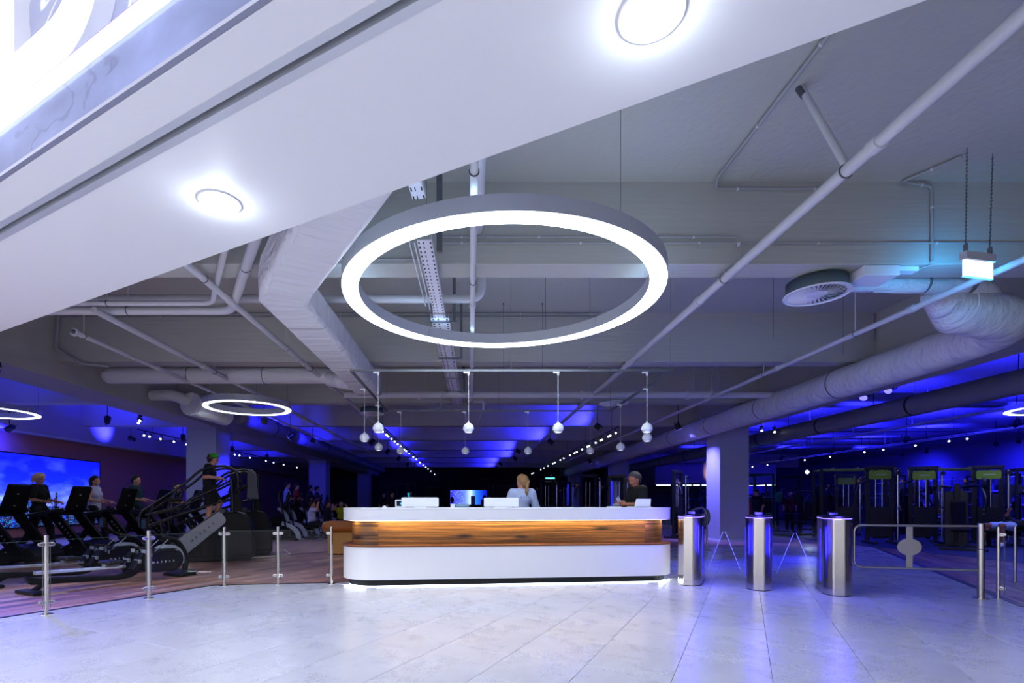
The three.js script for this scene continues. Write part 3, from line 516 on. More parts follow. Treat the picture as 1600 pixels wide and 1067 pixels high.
longPipe('pale sprinkler pipe passing under the swirl diffuser and the hanging sign', 5.9, Y(2.6), 3.0, 32, 0.04, [7.85, 10.3, 12.5]);
longPipe('pale sprinkler pipe passing left of the big wrapped duct', -3.2, Y(2.7), 4.9, 30, 0.045, [6.15, 8.9, 10.25]);
longPipe('pale sprinkler pipe branching from the thick cross pipes on the left', -5.15, Y(2.65), 7.0, 26, 0.045, [10.3]);
longPipe('thinner sprinkler pipe with a capped end before the left beam', -6.0, Y(2.6), 7.8, 26, 0.036, [7.95, 11.8]);
{ const t = thing('pipe_end_cap', 'flanged cap closing the sprinkler pipe before the left beam', 'pipe fitting', V(-6.0, Y(2.6), 7.74)); part('flange', cyl(v3(0, 0, 0), v3(0, 0, -0.03), 0.062, 0.062, 18), M.pipe, t); part('plug', cyl(v3(0, 0, 0.05), v3(0, 0, 0), 0.03, 0.036, 12), M.midGrey, t); }
{ const t = longPipe('straight grey pipe crossing behind the middle of the ring light', 0.03, Y(2.66), 3.2, 13.2, 0.034, [6.15, 10.25]);
  clampRing(t, 0.03, Y(2.66), 4.1, 0.034); clampRing(t, 0.03, Y(2.66), 4.75, 0.034);
  part('elbow', pipe([V(0.03, Y(2.66), 13.2), V(0.03, Y(2.66), 13.3), V(0.34, Y(2.66), 13.3), V(0.34, Y(2.5), 13.5), V(0.2, Y(2.4), 18)], 0.035, 0.06, 10), M.pipe, t); }
solo('down_pipe', 'wider pale pipe beside the straight grey pipe, above the ring', 'pipe', cyl(V(0.085, Y(3.2), 3.3), V(0.085, Y(3.2), 6.0), 0.062, 0.062, 16), M.pipe);
// cross pipes on the left that turn towards the shop front
const dirS = (x, y, d, L) => V(x + L * 0.51, y, d - L * 0.86);
{ const t = thing('drain_pipe', 'thin pale pipe bending up beside the soffit edge', 'pipe'); part('tube', pipe([V(-8.1, Y(2.76), 7.05), V(-3.55, Y(2.76), 7.05), dirS(-3.55, Y(2.76), 7.05, 3.2)], 0.036, 0.16, 12), M.pipe, t); clampRing(t, -5.0, Y(2.76), 7.05, 0.036, 'x'); hanger(t, -5.0, 7.05, Y(2.8), YC, 0.005); }
{ const t = thing('drain_pipe', 'thicker pale pipe bending up beside the wrapped duct', 'pipe'); part('tube', pipe([V(-8.1, Y(2.76), 7.33), V(-3.42, Y(2.76), 7.33), dirS(-3.42, Y(2.76), 7.33, 3.4)], 0.057, 0.2, 14), M.pipe, t); clampRing(t, -4.9, Y(2.76), 7.33, 0.057, 'x'); hanger(t, -4.9, 7.33, Y(2.8), YC, 0.005); clampRing(t, -2.62, Y(2.76), 5.98, 0.057); }
{ const t = thing('drain_pipe', 'grey pipe behind the duct that turns up beside the cable tray', 'pipe'); part('tube', pipe([V(-8.1, Y(3.0), 7.5), V(0.17, Y(3.0), 7.5), V(0.17, Y(3.755), 7.5)], 0.06, 0.2, 14), M.pipe, t); part('clamp', new THREE.TorusGeometry(0.064, 0.007, 6, 18).rotateY(Math.PI / 2).translate(-0.5, Y(3.0), -7.5), M.pipeDark, t); }
// long cross pipe behind the second beam
{ const t = thing('cross_pipe', 'long pale pipe running from side to side behind the pendant track', 'pipe'); part('tube', cyl(V(-3.1, Y(2.68), 12.6), V(7.9, Y(2.68), 12.6), 0.085, 0.085, 16), M.pipe, t); for (const x of [-1.3, 2.7, 5.3, 5.9]) { part('coupling', cyl(V(x, Y(2.68), 12.6), V(x + 0.07, Y(2.68), 12.6), 0.11, 0.11, 14), M.pipe, t); hanger(t, x + 0.2, 12.6, Y(2.75), YC, 0.006); } }
{ const t = thing('round_duct', 'horizontal round duct ending in a domed cap under the left beam', 'duct'); part('tube', cyl(V(-7.7, Y(2.74), 10.95), V(-2.6, Y(2.74), 10.95), 0.17, 0.17, 24), M.duct, t); part('cap', new THREE.SphereGeometry(0.17, 20, 12, 0, Math.PI).rotateY(-Math.PI / 2).translate(-7.7, Y(2.74), -10.95), M.duct, t); for (const x of [-6, -4.4]) clampRing(t, x, Y(2.74), 10.95, 0.17, 'x'); }
// big wrapped rectangular duct with a mitred bend
function boxDuct(pts, w, h, rad, wob) {
  const P = pts.map(([x, y, d]) => V(x, y, d)), pos = [], idx = [], uv = []; const prof = [];
  for (const [cx, cy, a0] of [[w / 2 - rad, h / 2 - rad, 0], [-w / 2 + rad, h / 2 - rad, 1], [-w / 2 + rad, -h / 2 + rad, 2], [w / 2 - rad, -h / 2 + rad, 3]]) for (let k = 0; k <= 4; k++) { const a = (a0 + k / 4) * Math.PI / 2; prof.push([cx + Math.cos(a) * rad, cy + Math.sin(a) * rad]); }
  const rings = []; for (let i = 0; i < P.length - 1; i++) { const L = P[i].distanceTo(P[i + 1]), n = Math.max(1, Math.round(L / 0.18)); for (let k = 0; k < n; k++) rings.push([P[i].clone().lerp(P[i + 1], k / n), i, k === 0]); } rings.push([P[P.length - 1], P.length - 2, true]);
  const dirOf = (i) => P[i + 1].clone().sub(P[i]).normalize(); let L = 0;
  rings.forEach(([p, i, corner], j) => {
    let side = v3(0, 1, 0).cross(dirOf(i)).normalize(), k = 1;
    if (corner && i > 0 && j < rings.length - 1) { const s0 = v3(0, 1, 0).cross(dirOf(i - 1)).normalize(), m = s0.clone().add(side).normalize(); k = 1 / Math.max(0.5, m.dot(side)); side = m; }
    if (j) L += p.distanceTo(rings[j - 1][0]);
    prof.forEach(([x, y], q) => { const n = 1 + wob * (fbm(L * 3 + 5, q * 0.9, 3) - 0.5); const o = side.clone().multiplyScalar(x * k * n); pos.push(p.x + o.x, p.y + y * n, p.z + o.z); uv.push(L, q / 20); });
  });
  const m = prof.length; for (let j = 0; j < rings.length - 1; j++) for (let q = 0; q < m; q++) { const a = j * m + q, b = j * m + ((q + 1) % m), c = a + m, e = b + m; idx.push(a, c, b, b, c, e); }
  for (const [j, f] of [[0, 1], [rings.length - 1, -1]]) for (let q = 1; q < m - 1; q++) { const a = j * m, b = a + q, c = a + q + 1; f > 0 ? idx.push(a, b, c) : idx.push(a, c, b); }
  const g = new THREE.BufferGeometry(); g.setAttribute('position', new THREE.Float32BufferAttribute(pos, 3)); g.setAttribute('uv', new THREE.Float32BufferAttribute(uv, 2)); g.setIndex(idx); g.computeVertexNormals(); return g;
}
{
  const t = thing('wrapped_duct', 'big white wrapped air duct with a sharp bend beside the ring light', 'duct');
  part('casing', boxDuct([[-0.66, Y(2.57), 3.53], [-2.05, Y(2.57), 5.75], [-2.22, Y(2.57), 6.1], [-2.22, Y(2.57), 11.2]], 0.56, 0.42, 0.07, 0.05), M.duct, t);
  part('spigot', cyl(V(-2.45, Y(2.5), 10.6), V(-3.0, Y(2.66), 10.9), 0.15, 0.16, 20), M.duct, t);
  const seam = std('#b5b5b8', 0.8); // lap seams of the wrapping
  for (const d of [6.9, 7.9, 8.9, 9.9]) part('seam', boxDuct([[-2.22, Y(2.57), d], [-2.22, Y(2.57), d + 0.012]], 0.568, 0.426, 0.07, 0), seam, t);
}
// perforated cable tray
{
  const perf = tex(128, 128, (u, v) => { const e = (u * 8) % 1, hit = (v < 0.16 || v > 0.84 || (v > 0.36 && v < 0.44)) && e > 0.3 && e < 0.75 && !(v < 0.05 || v > 0.95); const b = hit ? 40 : 240; return [b, b, b * 1.04]; });
  const m = std('#ffffff', 0.5, 0.2, { map: rep(perf, 1.3, 1) });
  const t = thing('cable_tray', 'perforated white cable tray running under the beams beside the duct', 'cable tray');
  const seg = (x0, y0, d0, x1, y1, d1, w) => { const a = V(x0, y0, d0), b = V(x1, y1, d1), L = a.distanceTo(b), g = new THREE.BoxGeometry(L, 0.012, w), u = g.attributes.uv; for (let i = 8; i < 16; i++) u.setX(i, u.getX(i) * L); 
    const dir = b.clone().sub(a).normalize(), q = new THREE.Quaternion(), z = v3(0, 1, 0).cross(dir).negate().normalize(), up = z.clone().cross(dir).normalize(); q.setFromRotationMatrix(new THREE.Matrix4().makeBasis(dir, up, z));
    const mid = a.clone().add(b).multiplyScalar(0.5), s = part('tray', g, m, t); s.position.copy(mid); s.quaternion.copy(q);
    for (const k of [-1, 1]) part('side', box(L, 0.06, 0.006, 0, 0.03, k * w / 2), M.tray, s); };
  seg(-0.62, Y(3.2), 4.2, -0.5, Y(2.98), 5.0, 0.13); seg(-0.47, Y(2.68), 5.2, -0.44, Y(2.68), 7.2, 0.15); seg(-0.44, Y(2.66), 7.2, -0.45, Y(2.72), 7.5, 0.17); seg(-0.45, Y(2.72), 7.5, -0.36, Y(2.72), 14.2, 0.26);
  part('ladder_rail', cyl(V(-0.58, Y(2.7), 5.3), V(-0.56, Y(2.7), 7.1), 0.008, 0.008, 6), M.tray, t); part('ladder_rail', cyl(V(-0.64, Y(2.74), 5.3), V(-0.62, Y(2.74), 7.1), 0.008, 0.008, 6), M.tray, t);
  for (const d of [7.6, 9.5, 11.0, 12.3, 13.9]) part('bracket', box(0.4, 0.025, 0.04, -0.4, Y(2.7), -d), M.galv, t);
  for (const [x, d] of [[-0.24, 7.6], [-0.17, 9.5], [-0.16, 11.0], [-0.15, 12.3]]) part('strut', box(0.045, YC - Y(2.69), 0.03, x, (YC + Y(2.69)) / 2, -d), M.galv, t);
  part('strut', box(0.06, YC - Y(2.6), 0.04, -0.32, (YC + Y(2.6)) / 2, -5.3), M.pipeDark, t);
  part('cable', pipe([V(-0.62, Y(2.74), 12.5), V(-0.7, Y(2.6), 12.5), V(-0.72, Y(2.25), 12.1), V(-1.1, Y(2.12), 11.67)], 0.01, 0.12, 6), M.pipe, t, 'grey flexible cable');
}
// swirl diffuser
function diffuser(label, x, h, d, R, box_, group) {
  const t = thing('swirl_diffuser', label, 'air diffuser', V(x, Y(h), d), 0, group);
  part('plate', new THREE.RingGeometry(R * 0.86, R, 48).rotateX(Math.PI / 2), M.white, t); part('rim', new THREE.TorusGeometry(R, 0.01, 8, 48).rotateX(Math.PI / 2), M.white, t);
  part('hub', lathe([[0.001, -0.006], [R * 0.3, -0.002], [R * 0.32, 0.004]], 32), M.white, t); part('recess', new THREE.CircleGeometry(R * 0.9, 40).rotateX(Math.PI / 2).translate(0, 0.03, 0), M.pipeDark, t);
  const n = 36; for (let k = 0; k < n; k++) { const b = box(R * 0.58, 0.003, R * 0.085, R * 0.59, 0, 0).rotateX(0); b.translate(-R * 0.59, 0, 0).rotateX(0.5).translate(R * 0.59, 0.006, 0).rotateY((k / n) * Math.PI * 2); part('blade', b, M.white, t); }
  if (box_) part('plenum', lathe([[0.001, 0.165], [R * 0.93, 0.165], [R * 0.93, 0.02]], 40), std('#5c6f78', 0.6), t);
  return t;
}
diffuser('round white swirl air diffuser under the first beam on the right', 4.34, 2.62, 6.42, 0.36, true);
diffuser('round swirl diffuser on a short drum beyond the pendant track on the left', -2.85, 2.6, 14.8, 0.34, true);
diffuser('dim round swirl diffuser hanging over the far right track corner', 3.35, 2.35, 12.0, 0.33, false);
{ const t = thing('round_duct', 'small round duct feeding the swirl diffuser and bending into the big duct', 'duct'); part('tube', pipe([V(4.6, Y(2.86), 6.6), V(6.9, Y(2.86), 6.75), V(7.45, Y(2.7), 7.4)], 0.115, 0.4, 18), M.duct, t); for (const x of [5.2, 5.9, 6.5]) part('seam', cyl(V(x, Y(2.86), 6.66), V(x + 0.012, Y(2.86), 6.66), 0.119, 0.119, 20), M.midGrey, t); }
const wrapM = M.duct;
{ const t = thing('round_duct', 'thick round insulated duct running along the right beam', 'duct'); part('tube', pipe([V(6.6, Y(2.62), 6.95), V(7.5, Y(2.5), 7.0), V(7.58, Y(2.46), 8.2), V(7.58, Y(2.46), 40)], 0.3, 0.55, 24, 8), wrapM, t); part('reducer', cyl(V(6.62, Y(2.615), 6.95), V(6.1, Y(2.78), 6.8), 0.3, 0.118, 24), wrapM, t); for (const d of [10.5, 13.2, 16, 19]) part('strap', cyl(V(7.58, Y(2.46), d), V(7.58, Y(2.46), d + 0.03), 0.304, 0.304, 24), M.midGrey, t); }
// spiral ducts in the side aisles
function spiral(label, x, h, d0, d1, R) { const t = thing('spiral_duct', label, 'duct'); const pts = []; for (let d = d0; d <= d1; d += 0.055) pts.push([V(x, Y(h), d), v3(0, 0, -1)]); let q = 0;
  const g = sweepRings(pts, 22, (a) => [Math.cos(a) * R, Math.sin(a) * R]); const p = g.attributes.position, seg = 23; for (let i = 0; i < pts.length; i++) if (i % 2) for (let k = 0; k < seg; k++) { const o = i * seg + k; p.setXY(o, x + (p.getX(o) - x) * 1.035, Y(h) + (p.getY(o) - Y(h)) * 1.035); } void q;
  g.computeVertexNormals(); part('tube', g, std('#8e8f96', 0.55, 0.3), t); for (let d = d0 + 2.5; d < d1; d += 3.2) { part('strap', cyl(V(x, Y(h), d), V(x, Y(h), d + 0.05), R * 1.05, R * 1.05, 22), M.black, t); hanger(t, x, d + 0.02, Y(h) + R, YC, 0.006); } }
spiral('corrugated spiral duct in the blue aisle beyond the right beam', 10.6, 2.35, 6.5, 34, 0.24);
spiral('corrugated spiral duct beside the left beam, lit blue', -6.9, 2.62, 15.2, 40, 0.25);
{ const t = thing('duct_drum', 'round grey fan drum behind the small ring light', 'duct'); part('drum', cyl(V(-7.15, Y(2.55), 13.1), V(-7.0, Y(2.5), 14.6), 0.3, 0.27, 24), M.duct, t); part('spigot', pipe([V(-8.1, Y(2.76), 13.0), V(-7.5, Y(2.76), 13.0), V(-7.15, Y(2.56), 13.3)], 0.14, 0.2, 14), M.duct, t); }
// conduits on the ceiling and beam faces
const conduit = (label, pts, r = 0.013, saddles = true) => { const t = thing('conduit', label, 'conduit'); part('tube', pipe(pts, r, 0.05, 8), M.conduit, t); if (saddles) for (let i = 0; i < pts.length - 1; i++) { const L = pts[i].distanceTo(pts[i + 1]), dir = pts[i + 1].clone().sub(pts[i]).normalize(); for (let s = 0.25; s < L - 0.1; s += Math.max(0.9, L / 6)) { const p = pts[i].clone().addScaledVector(dir, s); part('saddle', cyl(p.clone().addScaledVector(dir, -0.01), p.clone().addScaledVector(dir, 0.01), r + 0.006, r + 0.006, 8), M.pipe, t); } } };
conduit('grey conduit on the upper right ceiling turning along the beam', [V(2.86, YC - 0.03, 3.0), V(2.83, YC - 0.03, 5.85), V(2.86, YC - 0.09, 5.97), V(4.12, YC - 0.09, 5.97)], 0.018);
conduit('grey conduit stepping down the beam face behind the hanging sign', [V(5.28, YC - 0.03, 5.5), V(5.0, YC - 0.03, 5.94), V(5.38, YC - 0.06, 5.97), V(5.38, YB + 0.02, 5.97)], 0.016);
conduit('long thin conduit across the first beam face', [V(-0.35, YB + 0.24, 5.97), V(7.95, YB + 0.24, 5.97)], 0.012);
conduit('shorter thin conduit above the long one on the first beam', [V(-0.35, YB + 0.31, 5.97), V(3.1, YB + 0.31, 5.97)], 0.012);
conduit('thin conduit low on the first beam behind the ring light', [V(-1.6, YB + 0.05, 5.97), V(-0.52, YB + 0.05, 5.97)], 0.012);
conduit('pair conduit along the top of the second beam, upper one', [V(-8.1, YC - 0.03, 10.06), V(2.5, YC - 0.03, 10.06)], 0.016);
conduit('pair conduit along the top of the second beam, lower one', [V(-8.1, YC - 0.09, 10.06), V(2.5, YC - 0.09, 10.06)], 0.013);
conduit('dark cable run stepping down the end of the second beam on the left', [V(-8.0, YC - 0.1, 9.95), V(-8.05, YB + 0.2, 9.95), V(-7.6, YB - 0.06, 10.02), V(-7.2, YB - 0.06, 10.2)], 0.03, false);
conduit('dark cable along the second beam end beside the right duct', [V(7.9, YC - 0.05, 10.05), V(7.9, YB + 0.4, 10.05)], 0.025, false);
{ const t = thing('droop_cable', 'thin rod with a valve hanging under the first beam on the right', 'cable'); part('rod', pipe([V(3.12, YB + 0.24, 5.95), V(3.14, YB + 0.1, 5.9), V(3.1, Y(2.74), 5.95)], 0.008, 0.05, 6), M.conduit, t); part('valve', cyl(V(3.12, YB + 0.19, 5.95), V(3.12, YB + 0.23, 5.95), 0.022, 0.022, 10), M.pipe, t); }
// emergency light box and hanging sign
{ const t = thing('emergency_light', 'white box fixed under the first beam beside the hanging sign', 'light'); part('housing', rbox(0.42, 0.12, 0.34, 4.82, YB - 0.064, -6.16, 0.01), M.white, t); part('bracket', box(0.24, 0.05, 0.1, 5.16, YB - 0.03, -6.08), M.white, t); part('cable', pipe([V(5.28, YB - 0.03, 6.05), V(5.38, YB - 0.012, 5.96)], 0.008, 0.02, 6), M.conduit, t); }
{
  const a = V(5.21, 0, 5.5), t = thing('hanging_sign', 'blank lit white sign box hanging on two chains at the right', 'sign', V(5.42, Y(2.5), 5.47), 0.22);
  part('housing', rbox(0.42, 0.085, 0.07, 0, 0.13, 0, 0.006), std('#c4c6cc', 0.4), t); part('panel', rbox(0.4, 0.175, 0.025, 0, 0, 0, 0.004), glow(new THREE.Color().setRGB(0.72, 0.82, 1), 0.85), t, 'glowing white panel');
  part('edge', box(0.406, 0.006, 0.03, 0, -0.09, 0), glow(new THREE.Color().setRGB(0.05, 0.5, 1), 1.2), t); void a;
  for (const s of [-1, 1]) { part('bracket', box(0.012, 0.09, 0.04, s * 0.17, 0.21, 0), M.galv, t); const c = part('chain', cyl(v3(s * 0.17, 0.25, 0), v3(s * 0.18, YC - Y(2.5), 0.02), 0.004, 0.004, 6), M.pipeDark, t); for (let k = 0; k < 26; k++) part('link', new THREE.TorusGeometry(0.011, 0.0028, 5, 8).rotateY(k % 2 ? Math.PI / 2 : 0).translate(s * (0.17 + 0.01 * k / 26), 0.26 + k * ((YC - Y(2.5) - 0.28) / 26), 0.02 * k / 26), M.midGrey, c); }
  area(new THREE.Color().setRGB(0.02, 0.42, 1), 42, 0.38, 0.16, V(5.43, Y(2.5), 5.52), V(5.7, Y(2.45), 6.5));
}
longPipe('sprinkler pipe in the blue right hall, nearer one', 13.4, Y(2.75), 5, 40, 0.05, [12.5, 20.2]);
longPipe('sprinkler pipe in the blue right hall, middle one', 16.6, Y(2.95), 8, 40, 0.045, [15.2, 22.2]);
longPipe('sprinkler pipe in the blue right hall, farthest one', 20.4, Y(2.85), 10, 40, 0.05, [17.2, 25.2]);
for (const [d, l] of [[16.8, 'flat grey trunking crossing the blue right hall, nearer one'], [22.6, 'flat grey trunking crossing the blue right hall, middle one'], [29.2, 'flat grey trunking crossing the blue right hall, farthest one']]) { const t = thing('cable_trunking', l, 'trunking'); part('tray', rbox(16, 0.14, 0.4, 17.1, Y(3.25), -d, 0.02), M.midGrey, t); for (const x of [10.5, 15, 19.5, 24]) part('hanger', cyl(V(x, Y(3.3), d), V(x, YC - 0.004, d), 0.012, 0.012, 6), M.pipe, t); }
// thin hanging wires
[[2.18, 6.4], [1.68, 7.2], [6.55, 9.0], [4.85, 8.2], [0.62, 9.6], [1.35, 9.6]].forEach(([x, d], i) => { const t = thing('hanging_wire', ['fine wire hanging from the ceiling right of the ring', 'fine wire hanging behind the right part of the ring', 'fine wire dropping to the right sprinkler pipe', 'fine wire dropping near the swirl diffuser', 'fine wire behind the ring centre', 'fine wire behind the right half of the ring'][i], 'wire'); part('wire', cyl(V(x, YC, d), V(x, [Y(2.45), Y(2.5), Y(2.62), Y(2.65), Y(2.4), Y(2.4)][i], d), 0.003, 0.003, 5), M.pipeDark, t); part('end', cyl(V(x, YC - 0.03, d), V(x, YC, d), 0.012, 0.012, 8), M.pipeDark, t); });
// sprinkler heads and ceiling bits on the left
{ const t = thing('motion_sensor', 'small sensor sticking out of the ceiling above the cross pipes', 'sensor', V(-5.1, YC, 8.1)); part('body', cyl(v3(0, 0, 0), v3(0.03, -0.11, 0.05), 0.035, 0.028, 14), M.midGrey, t); part('lens', new THREE.SphereGeometry(0.028, 12, 8).translate(0.03, -0.11, 0.05), M.pipeDark, t); }

// ================================================================ PENDANT TRACK OVER THE DESK
{
  const yT = Y(2.1), t = thing('pendant_track', 'rectangular dark grey lighting track hanging above the desk', 'lighting track'), c = [[-1.9, 8.15], [3.19, 8.15], [3.19, 11.67], [-1.9, 11.67]], mT = std('#6f7379', 0.45, 0.3);
  part('rail', box(5.12, 0.035, 0.036, 0.645, yT + 0.018, -8.15), mT, t); part('rail', box(5.12, 0.035, 0.036, 0.645, yT + 0.018, -11.67), mT, t);
  part('rail', box(0.036, 0.035, 3.5, -1.9, yT + 0.018, -9.91), mT, t); part('rail', box(0.036, 0.035, 3.5, 3.19, yT + 0.018, -9.91), mT, t);
  for (const [x, d] of [...c, [0.645, 8.15], [0.645, 11.67]]) part('cable', cyl(V(x, yT + 0.035, d), V(x, YC, d), 0.003, 0.003, 5), M.pipeDark, t);
  const lens = glow(COLD, 2.5), globeM = M.white;
  let proto;
  const pend = (x, d, drop, label) => {
    const at = V(x, yT, d);
    if (!proto) {
      proto = thing('pendant_lamp', label, 'pendant lamp', at, 0, 'white globe pendants over the desk');
      part('adapter', [rbox(0.1, 0.028, 0.034, 0, -0.012, 0, 0.008), cyl(v3(0.03, -0.02, 0), v3(0.03, -0.06, 0), 0.016, 0.013, 12)], M.white, proto);
      part('cord', cyl(v3(0.03, -0.06, 0), v3(0.03, -0.79, 0), 0.0035, 0.0035, 6), M.white, proto); part('cap', lathe([[0.001, 0.03], [0.012, 0.03], [0.016, 0], [0.016, -0.01]], 12).translate(0.03, -0.82, 0), M.white, proto);
      const g = part('globe', lathe([[0.012, 0.088], [0.04, 0.079], [0.066, 0.058], [0.084, 0.025], [0.088, -0.005], [0.083, -0.032], [0.078, -0.034], [0.075, -0.03]], 30).translate(0.03, -0.9, 0), globeM, proto);
      part('spot_head', lathe([[0.058, 0.01], [0.068, -0.03], [0.066, -0.055], [0.055, -0.068], [0.05, -0.06]], 30).translate(0.03, -0.9, 0), globeM, g); part('lens', lathe([[0.001, -0.05], [0.05, -0.055], [0.052, -0.06]], 24).translate(0.03, -0.9, 0), lens, g);
    } else copyOf(proto, at, 0, label);
    spot(COLD, 1.3, V(x + 0.03, yT - 0.985, d), V(x + 0.03, 0, d), 0.7, 0.5, 2);
  };
  [[-1.467, 'first of the front row from the left'], [-0.03, 'second of the front row from the left'], [1.396, 'third of the front row from the left'], [2.81, 'fourth of the front row, above the man']].forEach(([x, l]) => pend(x - 0.03, 8.15, 0, 'white globe pendant, ' + l));
  [[-1.93, 9.33, 'nearer one on the left track side'], [-1.95, 10.9, 'farther one on the left track side'], [3.22, 9.33, 'nearer one on the right track side, half behind another'], [3.18, 10.84, 'farther one on the right track side']].forEach(([x, d, l]) => pend(x - 0.03, d, 0, 'white globe pendant, ' + l));
  [[-1.59, 'first of the rear row from the left'], [-0.117, 'second of the rear row from the left'], [1.31, 'third of the rear row, above the woman'], [2.73, 'fourth of the rear row']].forEach(([x, l]) => pend(x - 0.03, 11.67, 0, 'white globe pendant, ' + l));
}
// ================================================================ CARDIO MACHINES
// every machine faces its own +x; z > 0 is its right-hand side
const head = (hx, hd) => Math.atan2(hd, hx);
function lettering(text, w, h, color, parent, pos, rotY = 0, rotZ = 0, font = 'bold 60px sans-serif') {
  const t = canvasTex(512, 96, (c, W, Hh) => { c.clearRect(0, 0, W, Hh); c.fillStyle = color; c.font = font; c.textAlign = 'center'; c.textBaseline = 'middle'; const n = text.length; for (let i = 0; i < n; i++) c.fillText(text[i], (W * (i + 0.5)) / n, Hh / 2); });
  const m = part('lettering', new THREE.PlaneGeometry(w, h), std('#ffffff', 0.6, 0, { map: t, transparent: true, alphaTest: 0.4 }), parent); m.position.copy(pos); m.rotation.set(0, rotY, rotZ, 'YXZ'); return m;
}
const side2 = (f) => [-1, 1].forEach(f);
const phys = (c, r, s) => new THREE.MeshPhysicalMaterial({ color: new THREE.Color(c), roughness: r, specularIntensity: s }), BODY = phys('#0a0b0d', 0.45, 0.35), BODY2 = phys('#0c0d11', 0.4, 0.4), EDGE = std('#8e949f', 0.35, 0.4), HIGH = std('#2a2e37', 0.35);
function makeTreadmill(label) {
  const t = thing('treadmill', label, 'treadmill', v3(0, 0, 0), 0, 'treadmills in the row along the video wall');
  const deck = part('deck', ext(roundedPoly([[-1.45, 0.06], [0.35, 0.06], [0.35, 0.2], [-1.45, 0.17]], 0.03), 0.86, 0.01), BODY, t);
  part('belt', box(1.6, 0.006, 0.52, -0.62, 0.195, 0).rotateZ(0.0), M.rubber, t); side2((s) => part('side_rail', ext(roundedPoly([[-1.44, 0.165], [0.3, 0.195], [0.3, 0.22], [-1.44, 0.19]], 0.008), 0.1, 0.004).translate(0, 0, s * 0.34), EDGE, t));
  const hood = part('motor_hood', ext(roundedPoly([[0.05, 0.1], [0.78, 0.08], [0.82, 0.2], [0.66, 0.36], [0.3, 0.42], [0.02, 0.25]], 0.09), 0.84, 0.04), BODY2, t); void deck;
  lettering('MATRIX', 0.34, 0.06, '#9aa0ac', hood, v3(0.42, 0.28, 0.426));
  side2((s) => { part('foot', cyl(v3(0.6, 0, s * 0.36), v3(0.6, 0.1, s * 0.36), 0.035, 0.03, 12), M.rubber, t); part('foot', cyl(v3(-1.3, 0, s * 0.36), v3(-1.3, 0.07, s * 0.36), 0.03, 0.03, 12), M.rubber, t);
    const m = part('mast', ext(roundedPoly([[0.38, 0.2], [0.62, 0.22], [0.0, 1.04], [-0.2, 1.0]], 0.05), 0.085, 0.02).translate(0, 0, s * 0.4), BODY, t);
    if (s > 0) lettering('MATRIX', 0.5, 0.085, '#a5abb8', m, v3(0.2, 0.62, 0.446), 0, -0.92);
    part('handrail', ext(roundedPoly([[-0.72, 0.96], [-0.7, 0.92], [-0.1, 0.95], [0.16, 1.06], [0.12, 1.12], [-0.3, 1.04]], 0.025), 0.075, 0.025).translate(0, 0, s * 0.4), HIGH, t); });
  part('crossbar', rbox(0.14, 0.1, 0.74, 0.0, 1.04, 0, 0.03), BODY, t);
  const con = part('console', ext(roundedPoly([[-0.045, 0], [0.045, 0.02], [0.035, 0.54], [-0.03, 0.55]], 0.03), 0.64, 0.05), BODY, t); con.position.set(0.1, 1.06, 0); con.rotation.z = -0.3;
  part('screen', box(0.004, 0.4, 0.5, -0.04, 0.3, 0), std('#06080c', 0.1), con);
  const lm = std('#b8bcc6', 0.5); part('badge', box(0.004, 0.02, 0.06, 0.043, 0.36, 0.06), lm, con); part('badge', box(0.004, 0.016, 0.05, 0.046, 0.12, 0.06), lm, con);
  part('bottle_holder', cyl(v3(-0.12, 1.05, 0.22), v3(-0.12, 1.14, 0.22), 0.045, 0.045, 14), M.black, t); part('bottle_holder', cyl(v3(-0.12, 1.05, -0.22), v3(-0.12, 1.14, -0.22), 0.045, 0.045, 14), M.black, t);
  return t;
}
const tmH = [0.985, 0.12], tmTurn = head(...tmH), tmAt = [[-9.1, 10.05], [-8.72, 11.15], [-8.4, 12.25], [-8.2, 13.35], [-7.9, 14.45]];
const tmL = ['black treadmill cut by the picture edge, nearest of the row', 'black treadmill used by the blonde woman in a dark shirt', 'black treadmill used by the woman in a pale sleeveless top', 'black treadmill used by the person in dark green', 'black treadmill farthest along, half behind the stair climber'];
const tm0 = makeTreadmill(tmL[0]); tm0.position.copy(V(tmAt[0][0], 0, tmAt[0][1])); tm0.rotation.y = tmTurn;
for (let k = 1; k < 5; k++) copyOf(tm0, V(tmAt[k][0], 0, tmAt[k][1]), tmTurn, tmL[k]);

